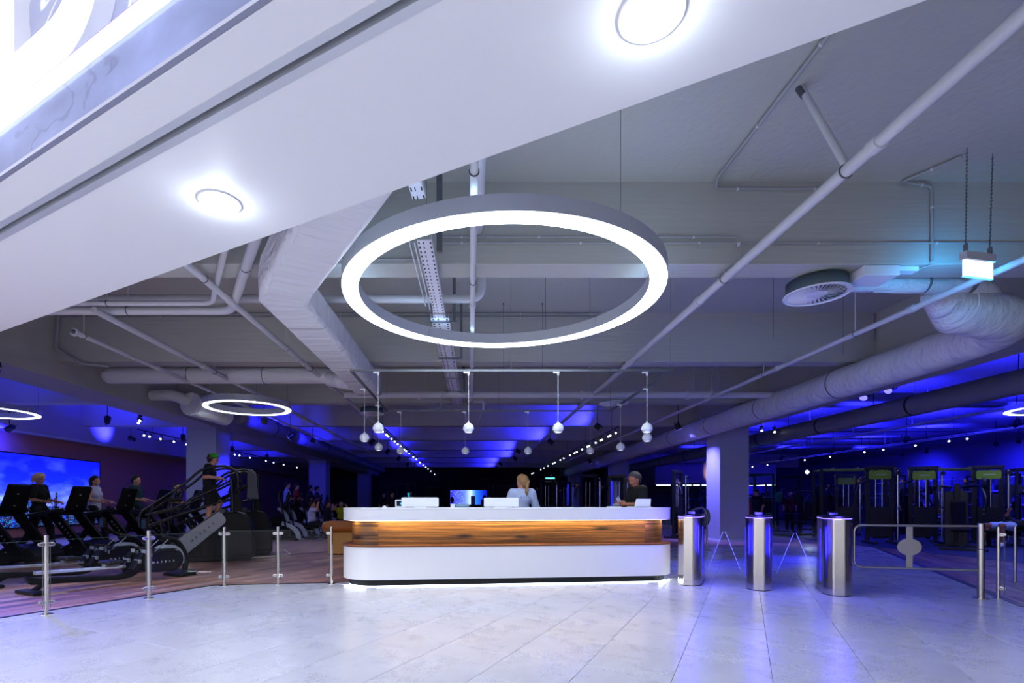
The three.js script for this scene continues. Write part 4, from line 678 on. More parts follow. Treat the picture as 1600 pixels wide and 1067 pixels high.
function makeRower(label) {
  const t = thing('rowing_machine', label, 'rowing machine', v3(0, 0, 0), 0, undefined); // origin at the rear foot
  part('frame_beam', ext(roundedPoly([[-0.06, 0.25], [0.0, 0.13], [1.1, 0.05], [1.28, 0.07], [1.45, 0.16], [1.45, 0.26], [1.2, 0.16], [1.08, 0.125], [0.1, 0.21]], 0.03), 0.1, 0.015), BODY, t);
  part('rail', ext(roundedPoly([[0.06, 0.255], [1.2, 0.225], [1.2, 0.268], [0.06, 0.298]], 0.006), 0.075, 0.004), std('#c9ccd4', 0.25, 0.85), t, 'silver aluminium seat rail');
  part('rear_leg', ext(roundedPoly([[0.0, 0.05], [0.09, 0.04], [0.3, 0.16], [0.2, 0.18]], 0.02), 0.06, 0.01), BODY2, t);
  part('rear_foot', rbox(0.16, 0.05, 0.5, 0.02, 0.03, 0, 0.02), BODY, t); side2((s) => part('rubber_foot', cyl(v3(0.02, 0, s * 0.2), v3(0.02, 0.02, s * 0.2), 0.035, 0.035, 12), M.rubber, t));
  const seat = part('seat', rbox(0.22, 0.06, 0.3, 1.0, 0.33, 0, 0.03, 3), M.black, t); part('roller', rbox(0.2, 0.05, 0.1, 1.0, 0.285, 0, 0.01), M.midGrey, seat);
  side2((s) => { const f = part('footplate', ext(roundedPoly([[1.2, 0.2], [1.28, 0.16], [1.42, 0.42], [1.36, 0.45]], 0.02), 0.11, 0.01).translate(0, 0, s * 0.14), BODY2, t); part('strap', rbox(0.05, 0.06, 0.13, 1.31, 0.32, s * 0.14, 0.012), EDGE, f); for (let k = 0; k < 3; k++) part('grip_line', box(0.008, 0.06, 0.1, 1.4 + k * 0.05, 0.46 - k * 0.03, s * 0.14).rotateZ(0), std('#7e8696', 0.5), f); });
  const hs = new THREE.Shape(); hs.moveTo(1.28, 0.2); hs.quadraticCurveTo(1.45, 0.1, 1.8, 0.1); hs.absarc(1.88, 0.29, 0.19, -Math.PI / 2, Math.PI * 0.5, false); hs.quadraticCurveTo(1.6, 0.5, 1.4, 0.4); hs.closePath();
  const housing = part('flywheel_housing', ext(hs, 0.26, 0.04, 14), BODY2, t);
  const cr = new THREE.Shape(); cr.absarc(1.85, 0.28, 0.25, -0.3, Math.PI * 0.8, false); cr.absarc(1.86, 0.26, 0.2, Math.PI * 0.8, -0.3, true); part('fan_cover', ext(cr, 0.2, 0.012, 16), std('#9096a2', 0.45), t, 'grey crescent fan cover');
  lettering('MATRIX', 0.4, 0.07, '#c2c8d4', housing, v3(1.72, 0.27, 0.1325));
  part('front_leg', pipe([v3(1.75, 0.64, 0), v3(2.02, 0.6, 0), v3(2.2, 0.32, 0), v3(2.16, 0.05, 0)], 0.045, 0.26, 12, 8), BODY, t); part('front_foot', ext(roundedPoly([[1.92, 0.0], [2.22, 0.0], [2.22, 0.09], [2.1, 0.08], [1.94, 0.05]], 0.015), 0.46, 0.02), BODY, t);
  part('monitor_arm', pipe([v3(1.85, 0.62, 0), v3(1.66, 0.7, 0), v3(1.52, 0.82, 0)], 0.03, 0.2, 10), BODY, t);
  const mon = part('monitor', rbox(0.045, 0.17, 0.13, 1.5, 0.88, 0, 0.015), BODY, t); part('screen', box(0.004, 0.13, 0.1, 1.475, 0.88, 0), lit(0x16406e, 0.12), mon);
  part('handle', cyl(v3(1.5, 0.5, -0.22), v3(1.5, 0.5, 0.22), 0.018, 0.018, 10), M.rubber, t);
  for (const k of [0, 1]) part('hood_edge', pipe([v3(1.42 + k * 0.16, 0.44, 0.12), v3(1.64 + k * 0.16, 0.62, 0.12)], 0.008, 0.02, 6), EDGE, t);
  return t;
}
const rwTurn = head(0.45, 0.89);
{ const a = makeRower('black rowing machine with silver rail in front, beside the glass fence'); a.position.copy(V(-5.82, 0, 6.75)); a.rotation.y = rwTurn; copyOf(a, V(-6.86, 0, 7.28), rwTurn, 'black rowing machine standing behind the front one, its rail cut by the picture edge'); }

function makeClimber(label) {
  const t = thing('stair_climber', label, 'stair climber', v3(0, 0, 0), 0, undefined);
  part('base', rbox(1.35, 0.12, 0.84, 0.0, 0.07, 0, 0.03), BODY, t);
  part('skirt', ext(roundedPoly([[-0.7, 0.03], [0.1, 0.03], [0.1, 0.62], [-0.3, 0.5], [-0.7, 0.2]], 0.03), 0.76, 0.02), BODY, t);
  part('body', ext(roundedPoly([[-0.3, 0.05], [0.74, 0.05], [0.72, 0.7], [0.6, 0.98], [0.36, 1.06], [0.16, 1.02], [-0.34, 0.5]], 0.1), 0.8, 0.05), BODY2, t);
  side2((s) => { const p = part('side_panel', ext(roundedPoly([[-0.74, 0.44], [-0.58, 0.14], [0.22, 0.84], [0.08, 1.06]], [0.09, 0.02, 0.1, 0.08]), 0.035, 0.01).translate(0, 0, s * 0.43), std('#8c9098', 0.5), t, 'grey slanted side panel');
    if (s > 0) { lettering('MATRIX', 0.62, 0.1, '#26282e', p, v3(-0.24, 0.62, 0.449), 0, 0.72); for (const [x, y] of [[-0.68, 0.43], [0.09, 1.01]]) part('bolt', cyl(v3(x, y, 0.445), v3(x, y, 0.452), 0.012, 0.012, 8), M.black, p); }
    part('stringer', ext(roundedPoly([[-0.95, 0.3], [-0.8, 0.16], [0.2, 1.04], [0.12, 1.12]], 0.05), 0.06, 0.015).translate(0, 0, s * 0.36), HIGH, t);
    const z = s * 0.42; part('handrail', pipe([v3(-1.35, 0.74, z), v3(-1.36, 1.02, z), v3(-0.55, 1.62, z), v3(-0.25, 1.92, z), v3(0.18, 2.0, z), v3(0.42, 1.86, z), v3(0.42, 1.55, z)], 0.026, 0.16, 10, 6), M.blackGloss, t);
    part('lower_rail', pipe([v3(-1.25, 0.98, z), v3(-0.75, 1.12, z), v3(0.0, 1.52, z), v3(0.3, 1.7, z)], 0.024, 0.14, 10), M.blackGloss, t); part('lower_rail', pipe([v3(-1.3, 0.72, z), v3(-1.0, 0.86, z), v3(0.25, 1.3, z)], 0.022, 0.1, 10), M.blackGloss, t);
    part('strut', cyl(v3(-0.72, 1.5, z), v3(-0.82, 1.06, z), 0.02, 0.02, 8), M.blackGloss, t); part('strut', cyl(v3(-1.0, 0.86, z), v3(-0.95, 0.55, z), 0.02, 0.02, 8), M.blackGloss, t); part('strut', cyl(v3(0.3, 1.72, z), v3(0.32, 1.02, z), 0.024, 0.024, 8), M.blackGloss, t);
    part('hand_grip', rbox(0.2, 0.07, 0.1, -0.82, 1.27, z, 0.03), M.rubber, t); });
  for (let k = 0; k < 5; k++) part('step', rbox(0.26, 0.03, 0.6, -0.7 + k * 0.19, 0.3 + k * 0.16, 0, 0.008), BODY, t);
  part('console_post', ext(roundedPoly([[0.26, 0.98], [0.48, 0.98], [0.42, 1.5], [0.24, 1.5]], 0.04), 0.3, 0.02), BODY, t);
  const c = part('console', ext(roundedPoly([[0.0, 0], [0.12, 0.04], [0.1, 0.5], [0.02, 0.52]], 0.04), 0.66, 0.04), BODY, t); c.position.set(0.2, 1.42, 0); c.rotation.z = -0.35; part('badge', box(0.004, 0.02, 0.06, 0.122, 0.34, 0.1), std('#b8bcc6', 0.5), c); part('screen', box(0.004, 0.36, 0.5, 0.0, 0.27, 0), std('#06080c', 0.1), c);
  return t;
}
const scTurn = head(0.93, 0.36);
const sc0 = makeClimber('nearer stair climber with grey side panel, used by the person in a green headband'); sc0.position.copy(V(-5.4, 0, 10.95)); sc0.rotation.y = scTurn;
copyOf(sc0, V(-5.5, 0, 12.2), scTurn, 'farther stair climber with a grey towel over its console');
{ const t = thing('towel', 'grey towel hanging over the farther stair climber console', 'towel', V(-5.18, 0, 12.0), scTurn); part('cloth', ext(roundedPoly([[-0.05, 1.32], [0.2, 1.3], [0.16, 1.9], [0.04, 2.02], [-0.03, 1.95]], 0.04), 0.3, 0.03), std('#6d7076', 0.95), t); part('hem', box(0.24, 0.02, 0.305, 0.075, 1.33, 0), std('#585b61', 0.95), t); }
{ const t = thing('power_cable', 'white power cable lying on the planks beside the stair climber base', 'cable'); part('cord', pipe([V(-5.2, 0.02, 11.0), V(-4.95, 0.02, 10.9), V(-4.7, 0.02, 11.3), V(-4.3, 0.02, 11.5), V(-4.15, 0.02, 11.9), V(-4.4, 0.12, 12.1)], 0.013, 0.15, 6), std('#c9c5ba', 0.6), t); part('plug', rbox(0.06, 0.035, 0.04, -5.22, 0.022, -11.0, 0.01), M.white, t); }

function makeCross(label, group) { // elliptical cross trainer with curved silver legs
  const t = thing('cross_trainer', label, 'cross trainer', v3(0, 0, 0), 0, group);
  part('base', rbox(1.7, 0.09, 0.18, 0, 0.07, 0, 0.02), BODY, t); part('front_foot', rbox(0.12, 0.07, 0.7, 0.85, 0.035, 0, 0.02), BODY, t); part('rear_foot', rbox(0.12, 0.07, 0.7, -0.85, 0.035, 0, 0.02), BODY, t);
  part('flywheel', ext(roundedPoly([[-0.9, 0.1], [-0.2, 0.1], [-0.15, 0.5], [-0.35, 0.75], [-0.75, 0.75], [-0.92, 0.5]], 0.18), 0.34, 0.05), BODY2, t);
  side2((s) => { part('pedal_arm', pipe([v3(-0.6, 0.5, s * 0.22), v3(0.1, 0.3, s * 0.24), v3(0.55, 0.38, s * 0.28)], 0.035, 0.2, 8), BODY, t); part('pedal', rbox(0.4, 0.05, 0.16, 0.05, 0.36, s * 0.24, 0.02), M.rubber, t);
    part('swing_arm', pipe([v3(0.55, 0.4, s * 0.3), v3(0.45, 1.0, s * 0.3), v3(0.3, 1.4, s * 0.28), v3(0.38, 1.62, s * 0.25)], 0.028, 0.2, 8), M.blackGloss, t); });
  part('mast', ext(roundedPoly([[0.5, 0.1], [0.72, 0.1], [0.62, 1.1], [0.46, 1.1]], 0.05), 0.16, 0.03), BODY, t);
  const leg = new THREE.Shape(); leg.moveTo(0.42, 0.62); leg.quadraticCurveTo(1.0, 0.5, 1.02, 0.04); leg.lineTo(0.86, 0.02); leg.quadraticCurveTo(0.86, 0.38, 0.4, 0.5); leg.closePath(); part('front_leg', ext(leg, 0.2, 0.02, 14), std('#b9bfce', 0.35, 0.3), t, 'curved silver front leg');
  const fa = new THREE.Shape(); fa.moveTo(0.3, 1.08); fa.quadraticCurveTo(0.62, 1.0, 0.66, 0.62); fa.lineTo(0.56, 0.6); fa.quadraticCurveTo(0.5, 0.9, 0.26, 1.0); fa.closePath(); part('shroud', ext(fa, 0.24, 0.02, 12), std('#7d86a0', 0.35, 0.3), t);
  const c = part('console', ext(roundedPoly([[0.0, 0], [0.1, 0.03], [0.08, 0.42], [0.0, 0.44]], 0.03), 0.5, 0.03), BODY, t); c.position.set(0.46, 1.1, 0); c.rotation.z = -0.35; part('badge', box(0.004, 0.02, 0.06, 0.1, 0.3, 0), std('#b8bcc6', 0.5), c);
  return t;
}
const cr0 = makeCross('black cross trainer with curved silver front leg behind the glass fence', 'cross trainers in the row behind the stair climbers'); cr0.position.copy(V(-6.55, 0, 16.6)); cr0.rotation.y = head(0.95, 0.3);
[[-6.75, 17.9], [-6.7, 19.2], [-6.9, 20.5], [-7.0, 21.8], [-7.1, 23.1], [-7.2, 24.4]].forEach(([x, d]) => copyOf(cr0, V(x, 0, d), head(0.95, 0.3), 'black cross trainer with curved silver front leg behind the glass fence'));
// ================================================================ GYM BEHIND
// city video wall on the left wall
{
  const city = canvasTex(1536, 400, (c, W, Hh) => {
    const g = c.createLinearGradient(0, 0, 0, Hh); g.addColorStop(0, '#0a14ff'); g.addColorStop(0.35, '#1226ff'); g.addColorStop(0.6, '#3a4dff'); g.addColorStop(0.75, '#4a52f0'); g.addColorStop(1, '#0818a0'); c.fillStyle = g; c.fillRect(0, 0, W, Hh);
    const im = c.getImageData(0, 0, W, Hh); for (let y = 0; y < Hh * 0.72; y++) for (let x = 0; x < W; x++) { const n = fbm(x / 150, y / 60 + 3, 5), k = Math.max(0, n - 0.45) * 2.1 * (0.4 + y / Hh), o = (y * W + x) * 4; im.data[o] += 95 * k; im.data[o + 1] += 105 * k; im.data[o + 2] = Math.min(255, im.data[o + 2] + 60 * k); } c.putImageData(im, 0, 0);
    for (let i = 0; i < 170; i++) { const w = rr(8, 34), h = rr(18, 86) * (rnd() < 0.2 ? 1.5 : 1), x = rr(-10, W), y0 = Hh * rr(0.78, 0.95); c.fillStyle = ['#070c2c', '#0a1850', '#0d2a80', '#101440'][i % 4]; c.fillRect(x, y0 - h, w, Hh - y0 + h); for (let yy = y0 - h + 4; yy < Hh; yy += 6) for (let xx = x + 2; xx < x + w - 3; xx += 5) if (rnd() < 0.38) { c.fillStyle = ['#6fd0ff', '#cfe6ff', '#ffb48a', '#2f7bff', '#e8a0c8', '#3fe0ff'][Math.floor(rnd() * 6)]; c.fillRect(xx, yy, 2.5, 2.2); } }
    c.fillStyle = '#060a24'; c.fillRect(W * 0.62, Hh * 0.52, 3, 80); c.fillRect(W * 0.84, Hh * 0.56, 2, 70);
    c.fillStyle = 'rgba(30,190,255,0.55)'; for (let i = 0; i < 60; i++) c.fillRect(rr(W * 0.3, W), rr(Hh * 0.86, Hh), rr(6, 40), rr(2, 5));
  });
  const t = thing('video_wall', 'wide glowing video wall showing a blue night sky over a city', 'screen', V(-14.45, 0, 15.4), Math.PI / 2);
  part('frame', rbox(9.1, 2.42, 0.06, 0, 1.62, 0, 0.01), M.black, t);
  part('screen', new THREE.PlaneGeometry(9.0, 2.33).translate(0, 1.625, 0.035), new THREE.MeshStandardMaterial({ color: 0x000000, emissive: 0xffffff, emissiveMap: city, emissiveIntensity: 1.0, roughness: 0.3 }), t);
  area(new THREE.Color().setRGB(0.1, 0.14, 1), 0.8, 8.8, 2.2, V(-14.36, 1.625, 15.4), V(0, 1.6, 15.4));
}
// wall skirting band below the video wall
structure('baseboard_left', beamG(-14.5, -14.44, 0, 0.12, 9.9, 45.9), std('#2a2422', 0.7));
// far bulkhead with a light line, mezzanine over the rear right room
structure('trim', beamG(13.0, 21.5, 2.55, 4.1, 36, 44), std('#8a8296', 0.8));
{ const t = thing('light_line', 'thin white light line along the lower edge of the far bulkhead', 'light', V(17.2, 2.5, 35.93)); part('tube', box(8.3, 0.06, 0.05), lit(COLD, 1.3), t); part('channel', box(8.4, 0.03, 0.07, 0, 0.045, 0), M.white, t); area(COLD, 8, 8.2, 0.05, V(17.2, 2.46, 35.9), V(17.2, 0, 35.6)); }
spot(WARM, 30, V(16.6, 2.62, 34.6), V(17.3, 3.4, 36), 0.6, 0.9, 3);
structure('wall_back', rail(11.5, 25.7, 0, YC, 44.0, 44.3), std('#4a3e6a', 0.85));
// far screens and posters
function screen(label, x, y, d, w, h, tex_, k, turn = 0) { const t = thing('wall_screen', label, 'screen', V(x, y, d), turn); part('frame', rbox(w + 0.08, h + 0.08, 0.06, 0, 0, -0.035, 0.01), M.black, t); part('screen', new THREE.PlaneGeometry(w, h), new THREE.MeshStandardMaterial({ color: 0, emissive: 0xffffff, emissiveMap: tex_, emissiveIntensity: k }), t); return t; }
screen('wide blue screen with bright windows on the far back wall behind the desk', -0.15, 1.75, 44.5, 3.2, 1.25, canvasTex(512, 200, (c, W, Hh) => { const g = c.createLinearGradient(0, 0, W, 0); g.addColorStop(0, '#3434ff'); g.addColorStop(0.4, '#6a8bff'); g.addColorStop(0.55, '#cfeaff'); g.addColorStop(0.7, '#2a78ff'); g.addColorStop(1, '#0a10b0'); c.fillStyle = g; c.fillRect(0, 0, W, Hh); for (let i = 0; i < 240; i++) { c.fillStyle = rnd() < 0.5 ? 'rgba(10,10,90,.8)' : 'rgba(190,200,255,.7)'; c.fillRect(rr(0, W * 0.36), rr(0, Hh), rr(4, 12), rr(3, 8)); } c.fillStyle = '#0b1030'; c.fillRect(W * 0.56, Hh * 0.4, 60, Hh); }), 0.9);
screen('cyan blue advertising screen behind the man in black', 10.95, 1.78, 21.0, 0.7, 0.95, canvasTex(128, 160, (c, W, Hh) => { const g = c.createLinearGradient(0, 0, 0, Hh); g.addColorStop(0, '#38b8ff'); g.addColorStop(1, '#0a6cf0'); c.fillStyle = g; c.fillRect(0, 0, W, Hh); c.fillStyle = 'rgba(170,225,255,.5)'; c.fillRect(20, 110, 22, 44); }), 0.85);
{ const t = thing('exit_sign', 'small glowing green exit sign far behind the desk', 'sign', V(6.1, 3.05, 39.2)); part('housing', rbox(0.75, 0.36, 0.08, 0, 0, 0, 0.01), M.white, t); for (const x of [-0.3, 0.3]) part('hanger', cyl(v3(x, 0.16, 0), v3(x, YB - 3.05 - 0.004, 0), 0.012, 0.012, 6), M.pipeDark, t); part('panel', box(0.7, 0.3, 0.01, 0, 0, 0.045), glow(new THREE.Color().setRGB(0.1, 0.75, 0.55), 1.3), t); part('arrow', ext(shapeOf([[-0.2, 0.05], [0.05, 0.05], [0.05, 0.1], [0.2, 0], [0.05, -0.1], [0.05, -0.05], [-0.2, -0.05]]), 0.004, 0).translate(0, 0, 0.053), glow(new THREE.Color(1, 1, 1), 1.2), t); }
// strength machines
const FR = std('#0e0f13', 0.45), FR2 = std('#191b22', 0.4), CH = std('#b9bdc8', 0.15, 1);
const bar = (a, b, w = 0.07) => { const A = v3(...a), B = v3(...b), L = A.distanceTo(B), g = new RoundedBoxGeometry(w, L, w, 1, 0.008); g.applyQuaternion(new THREE.Quaternion().setFromUnitVectors(v3(0, 1, 0), B.clone().sub(A).normalize())); return g.translate((A.x + B.x) / 2, (A.y + B.y) / 2, (A.z + B.z) / 2); };
function cableTower(label, group, plate) {
  const t = thing('cable_machine', label, 'cable machine', v3(0, 0, 0), 0, group);
  side2((s) => { part('upright', bar([s * 0.3, 0, 0], [s * 0.3, 2.3, 0], 0.1), FR, t); part('guide_rod', cyl(v3(s * 0.08, 0.1, -0.02), v3(s * 0.08, 2.05, -0.02), 0.014, 0.014, 8), CH, t); part('foot', rbox(0.12, 0.08, 1.1, s * 0.3, 0.04, 0.2, 0.02), FR, t); });
  part('top_bar', rbox(0.72, 0.12, 0.14, 0, 2.3, 0, 0.02), FR, t); part('column', cyl(v3(0.42, 0.1, 0.12), v3(0.42, 2.2, 0.12), 0.025, 0.025, 12), CH, t, 'chrome guide column');
  for (let k = 0; k < 12; k++) part('weight_plate', rbox(0.34, 0.042, 0.12, 0, 0.17 + k * 0.05, -0.02, 0.006), FR2, t);
  part('shroud', rbox(0.5, 0.9, 0.03, 0, 0.65, 0.09, 0.01), FR, t);
  if (plate) { const p = part('header_plate', ext(roundedPoly([[-0.28, 1.94], [0.28, 1.94], [0.28, 2.2], [-0.28, 2.2]], 0.06), 0.03, 0.006).translate(0, 0, 0.08), M.lime, t, 'lime green header plate'); const m = part('lettering', box(0.26, 0.02, 0.003, 0.02, 2.08, 0.097), std('#d8e4a8', 0.5), p); void m; }
  part('pulley', cyl(v3(0.42, 2.12, 0.16), v3(0.42, 2.12, 0.22), 0.06, 0.06, 16), FR2, t); part('cable', cyl(v3(0.42, 2.1, 0.2), v3(0.42, 1.15, 0.22), 0.004, 0.004, 5), CH, t); part('handle', pipe([v3(0.36, 1.02, 0.22), v3(0.42, 1.15, 0.22), v3(0.48, 1.02, 0.22), v3(0.36, 1.02, 0.22)], 0.011, 0.02, 6), CH, t);
  part('arm', pipe([v3(-0.3, 1.9, 0.05), v3(-0.6, 1.85, 0.3), v3(-0.74, 1.5, 0.45)], 0.035, 0.2, 8), FR, t); part('grip', cyl(v3(-0.74, 1.55, 0.45), v3(-0.75, 1.41, 0.46), 0.022, 0.022, 8), M.rubber, t); part('adjuster', rbox(0.05, 0.08, 0.05, -0.6, 1.9, 0.32, 0.01), M.yellow, t);
  return t;
}
function pressMachine(label, group) {
  const t = thing('press_machine', label, 'strength machine', v3(0, 0, 0), 0, group);
  part('base', bar([-0.8, 0.05, 0], [0.8, 0.05, 0], 0.09), FR, t); side2((s) => part('foot', rbox(0.1, 0.07, 0.9, s * 0.75, 0.035, 0, 0.015), FR, t));
  part('upright', bar([0.7, 0, 0], [0.62, 1.75, 0], 0.11), FR, t); part('seat', rbox(0.42, 0.08, 0.38, -0.1, 0.5, 0, 0.03), M.rubber, t); part('seat_post', bar([-0.1, 0.05, 0], [-0.1, 0.5, 0], 0.08), FR, t); const b = part('backrest', rbox(0.09, 0.72, 0.3, 0, 0.36, 0, 0.03), M.rubber, t); b.position.set(0.2, 0.56, 0); b.rotation.z = -0.22;
  part('weight_tower', rbox(0.24, 1.5, 0.5, 0.84, 0.8, 0, 0.03), FR2, t); side2((s) => { part('press_arm', pipe([v3(0.62, 1.65, s * 0.12), v3(0.3, 1.7, s * 0.42), v3(-0.3, 1.35, s * 0.45), v3(-0.32, 0.95, s * 0.42)], 0.035, 0.2, 8), FR, t); part('grip', cyl(v3(-0.33, 1.08, s * 0.42), v3(-0.31, 0.93, s * 0.42), 0.024, 0.024, 8), CH, t); part('plate_disc', cyl(v3(0.3, 1.72, s * 0.46), v3(0.3, 1.72, s * 0.52), 0.17, 0.17, 22), FR2, t); });
  return t;
}
function rackFrame(label, group) {
  const t = thing('power_rack', label, 'rack', v3(0, 0, 0), 0, group);
  for (const x of [-0.6, 0.6]) for (const z of [-0.55, 0.55]) part('upright', bar([x, 0, z], [x, 2.35, z], 0.075), FR, t);
  for (const z of [-0.55, 0.55]) part('top_bar', bar([-0.6, 2.33, z], [0.6, 2.33, z], 0.07), FR, t); for (const x of [-0.6, 0.6]) { part('side_bar', bar([x, 2.33, -0.55], [x, 2.33, 0.55], 0.07), FR, t); part('safety_bar', bar([x, 0.8, -0.55], [x, 0.8, 0.55], 0.05), CH, t); }
  part('barbell', cyl(v3(-1.05, 1.45, 0.62), v3(1.05, 1.45, 0.62), 0.014, 0.014, 10), CH, t); side2((s) => { for (const k of [0, 1]) part('plate_disc', cyl(v3(s * (0.78 + k * 0.06), 1.45, 0.62), v3(s * (0.82 + k * 0.06), 1.45, 0.62), 0.22 - k * 0.05, 0.22 - k * 0.05, 24), FR2, t); });
  return t;
}
function dumbbellRack(label, group) {
  const t = thing('dumbbell_rack', label, 'rack', v3(0, 0, 0), 0, group);
  side2((s) => { part('side', bar([s * 1.1, 0, 0.1], [s * 1.1, 1.25, -0.2], 0.08), FR, t); part('foot', rbox(0.1, 0.06, 0.6, s * 1.1, 0.03, 0, 0.015), FR, t); });
  for (let r = 0; r < 3; r++) { part('shelf', rbox(2.2, 0.03, 0.22, 0, 0.35 + r * 0.4, 0.08 - r * 0.1, 0.005), FR2, t); for (let k = 0; k < 8; k++) { const x = -0.95 + k * 0.27, y = 0.44 + r * 0.4, z = 0.08 - r * 0.1; part('dumbbell', lathe([[0.001, -0.14], [0.055, -0.13], [0.055, -0.06], [0.015, -0.055], [0.015, 0.055], [0.055, 0.06], [0.055, 0.13], [0.001, 0.14]], 10).rotateX(Math.PI / 2).translate(x, y, z), FR2, t); } }
  return t;
}
function rigBars(label, at, turn, L) { // overhead lime monkey bars
  const t = thing('monkey_bars', label, 'gym rig', at, turn); side2((s) => { part('side_rail', cyl(v3(-L / 2, 2.38, s * 0.4), v3(L / 2, 2.38, s * 0.4), 0.03, 0.03, 10), std('#9fb83a', 0.4), t); for (const x of [-L / 2, L / 2]) part('upright', bar([x, 0, s * 0.4], [x, 2.4, s * 0.4], 0.09), FR, t); });
  const n = Math.round(L / 0.4); for (let k = 0; k <= n; k++) part('rung', cyl(v3(-L / 2 + (k / n) * L, 2.38, -0.4), v3(-L / 2 + (k / n) * L, 2.38 + (k % 2) * 0.06, 0.4), 0.02, 0.02, 8), std('#b4cc4a', 0.4), t);
  return t;
}
{
  const limeL = ['cable machine with the brightest lime header plate, nearest the right picture edge', 'cable machine with a lime header plate above the swing gate', 'cable machine with a darker lime plate above the gate post', 'cable machine with a small lime plate above the third turnstile'];
  const c0 = cableTower(limeL[0], 'cable machines with lime plates', true); c0.position.copy(V(15.6, 0, 15.45)); c0.rotation.y = -0.5;
  copyOf(c0, V(12.45, 0, 15.6), -0.4, limeL[1]); copyOf(c0, V(14.05, 0, 15.9), -0.45, limeL[2]); copyOf(c0, V(14.6, 0, 19.9), -0.5, limeL[3]);
  const p0 = pressMachine('black press machine with twin arms beside the lime plated cable machines', 'black press machines on the blue floor'); p0.position.copy(V(13.0, 0, 13.6)); p0.rotation.y = 0.9;
  const pl0 = 'black press machine with twin arms in the dark right hall';
  [[17.9, 14.8, 2.6], [12.4, 19.2, 0.2], [17.4, 19.4, 1.9], [19.8, 18.2, 2.4], [13.2, 22.5, 1.2], [16.2, 23.4, 0.3], [19.6, 22.6, 2.0], [11.9, 25.4, 0.6], [15.0, 26.6, 1.4]].forEach(([x, d, r]) => copyOf(p0, V(x, 0, d), r, pl0));
  const k0 = rackFrame('tall black power rack with loaded barbell in the dark right hall', 'black power racks in the right hall'); k0.position.copy(V(18.6, 0, 16.8)); k0.rotation.y = -0.6;
  [[11.0, 20.2, 0.1], [13.9, 21.6, 0.3], [17.2, 21.4, -0.4], [20.8, 20.4, -0.5], [12.2, 29, 0], [16.4, 30, 0]].forEach(([x, d, r]) => copyOf(k0, V(x, 0, d), r, 'tall black power rack with loaded barbell in the dark right hall'));
  const d0 = dumbbellRack('three tier dumbbell rack standing behind the machines on the right', 'dumbbell racks on the right'); d0.position.copy(V(20.5, 0, 25.5)); d0.rotation.y = -0.6; copyOf(d0, V(14.2, 0, 28.5), 0, 'three tier dumbbell rack in front of the far lit room'); copyOf(d0, V(17.5, 0, 28.0), -0.2, 'three tier dumbbell rack beside the far lit room');
  rigBars('lime green monkey bars above the third turnstile', V(13.4, 0, 17.9), -0.3, 2.2); rigBars('lime green monkey bars above the gate post', V(16.5, 0, 17.6), -0.35, 1.6);
  // tall cable stations seen over the desk
  const q0 = cableTower('tall black cable station seen above the desk before the far pillars', 'dark cable stations behind the desk', false); q0.position.copy(V(4.6, 0, 20)); q0.rotation.y = 0.2;
  [[5.9, 20.6], [6.5, 23], [3.6, 24], [5.0, 27], [7.2, 17.8], [2.6, 30]].forEach(([x, d], i) => copyOf(q0, V(x, 0, d), 0.3 * i - 0.4, 'tall black cable station seen above the desk before the far pillars'));
  [[1.9, 33, 0.2], [-2.2, 34, 0.4], [-4, 30, -0.3]].forEach(([x, d, r]) => copyOf(k0, V(x, 0, d), r, 'tall black rack far behind the desk', 'black racks far behind the desk'));
  const b = thing('flat_bench', 'flat black bench under the person lying down at the right', 'bench', V(14.85, 0, 14.25), 0.15); part('pad', rbox(1.3, 0.08, 0.3, 0, 0.44, 0, 0.03), M.rubber, b); part('frame', bar([-0.5, 0.36, 0], [0.5, 0.36, 0], 0.07), FR, b); for (const x of [-0.5, 0.5]) { part('leg', bar([x, 0, 0], [x, 0.38, 0], 0.07), FR, b); part('foot', rbox(0.09, 0.05, 0.5, x, 0.025, 0, 0.01), FR, b); }
  const dark = thing('weight_machine', 'row end weight machine with red pad beside the pillar', 'strength machine', V(9.9, 0, 18.6), 0.4); part('frame', bar([-0.5, 0, 0], [-0.4, 1.5, 0], 0.1), FR, dark); part('weight_tower', rbox(0.4, 1.35, 0.4, 0.4, 0.68, 0, 0.03), FR2, dark); part('seat', rbox(0.4, 0.09, 0.4, -0.1, 0.55, 0, 0.03), M.red, dark); part('backrest', rbox(0.1, 0.6, 0.36, 0.15, 0.95, 0, 0.03), M.red, dark); part('base', rbox(1.3, 0.09, 0.5, 0, 0.05, 0, 0.02), FR, dark);
  // shelving with lit rails on the right wall
  for (let k = 0; k < 4; k++) { const t = thing('wall_rack', 'tall wall rack with pale shelves on the far right wall', 'shelf', V(25.2, 0, 20 + k * 3.4), -Math.PI / 2, 'wall racks on the right'); for (const x of [-1.3, 0, 1.3]) part('post', bar([x, 0, 0], [x, 2.6, 0], 0.06), std('#4650a0', 0.4, 0.2), t); for (let s = 0; s < 4; s++) part('shelf', rbox(2.7, 0.05, 0.35, 0, 0.5 + s * 0.65, 0.1, 0.01), std('#a9acd8', 0.5), t); }
}
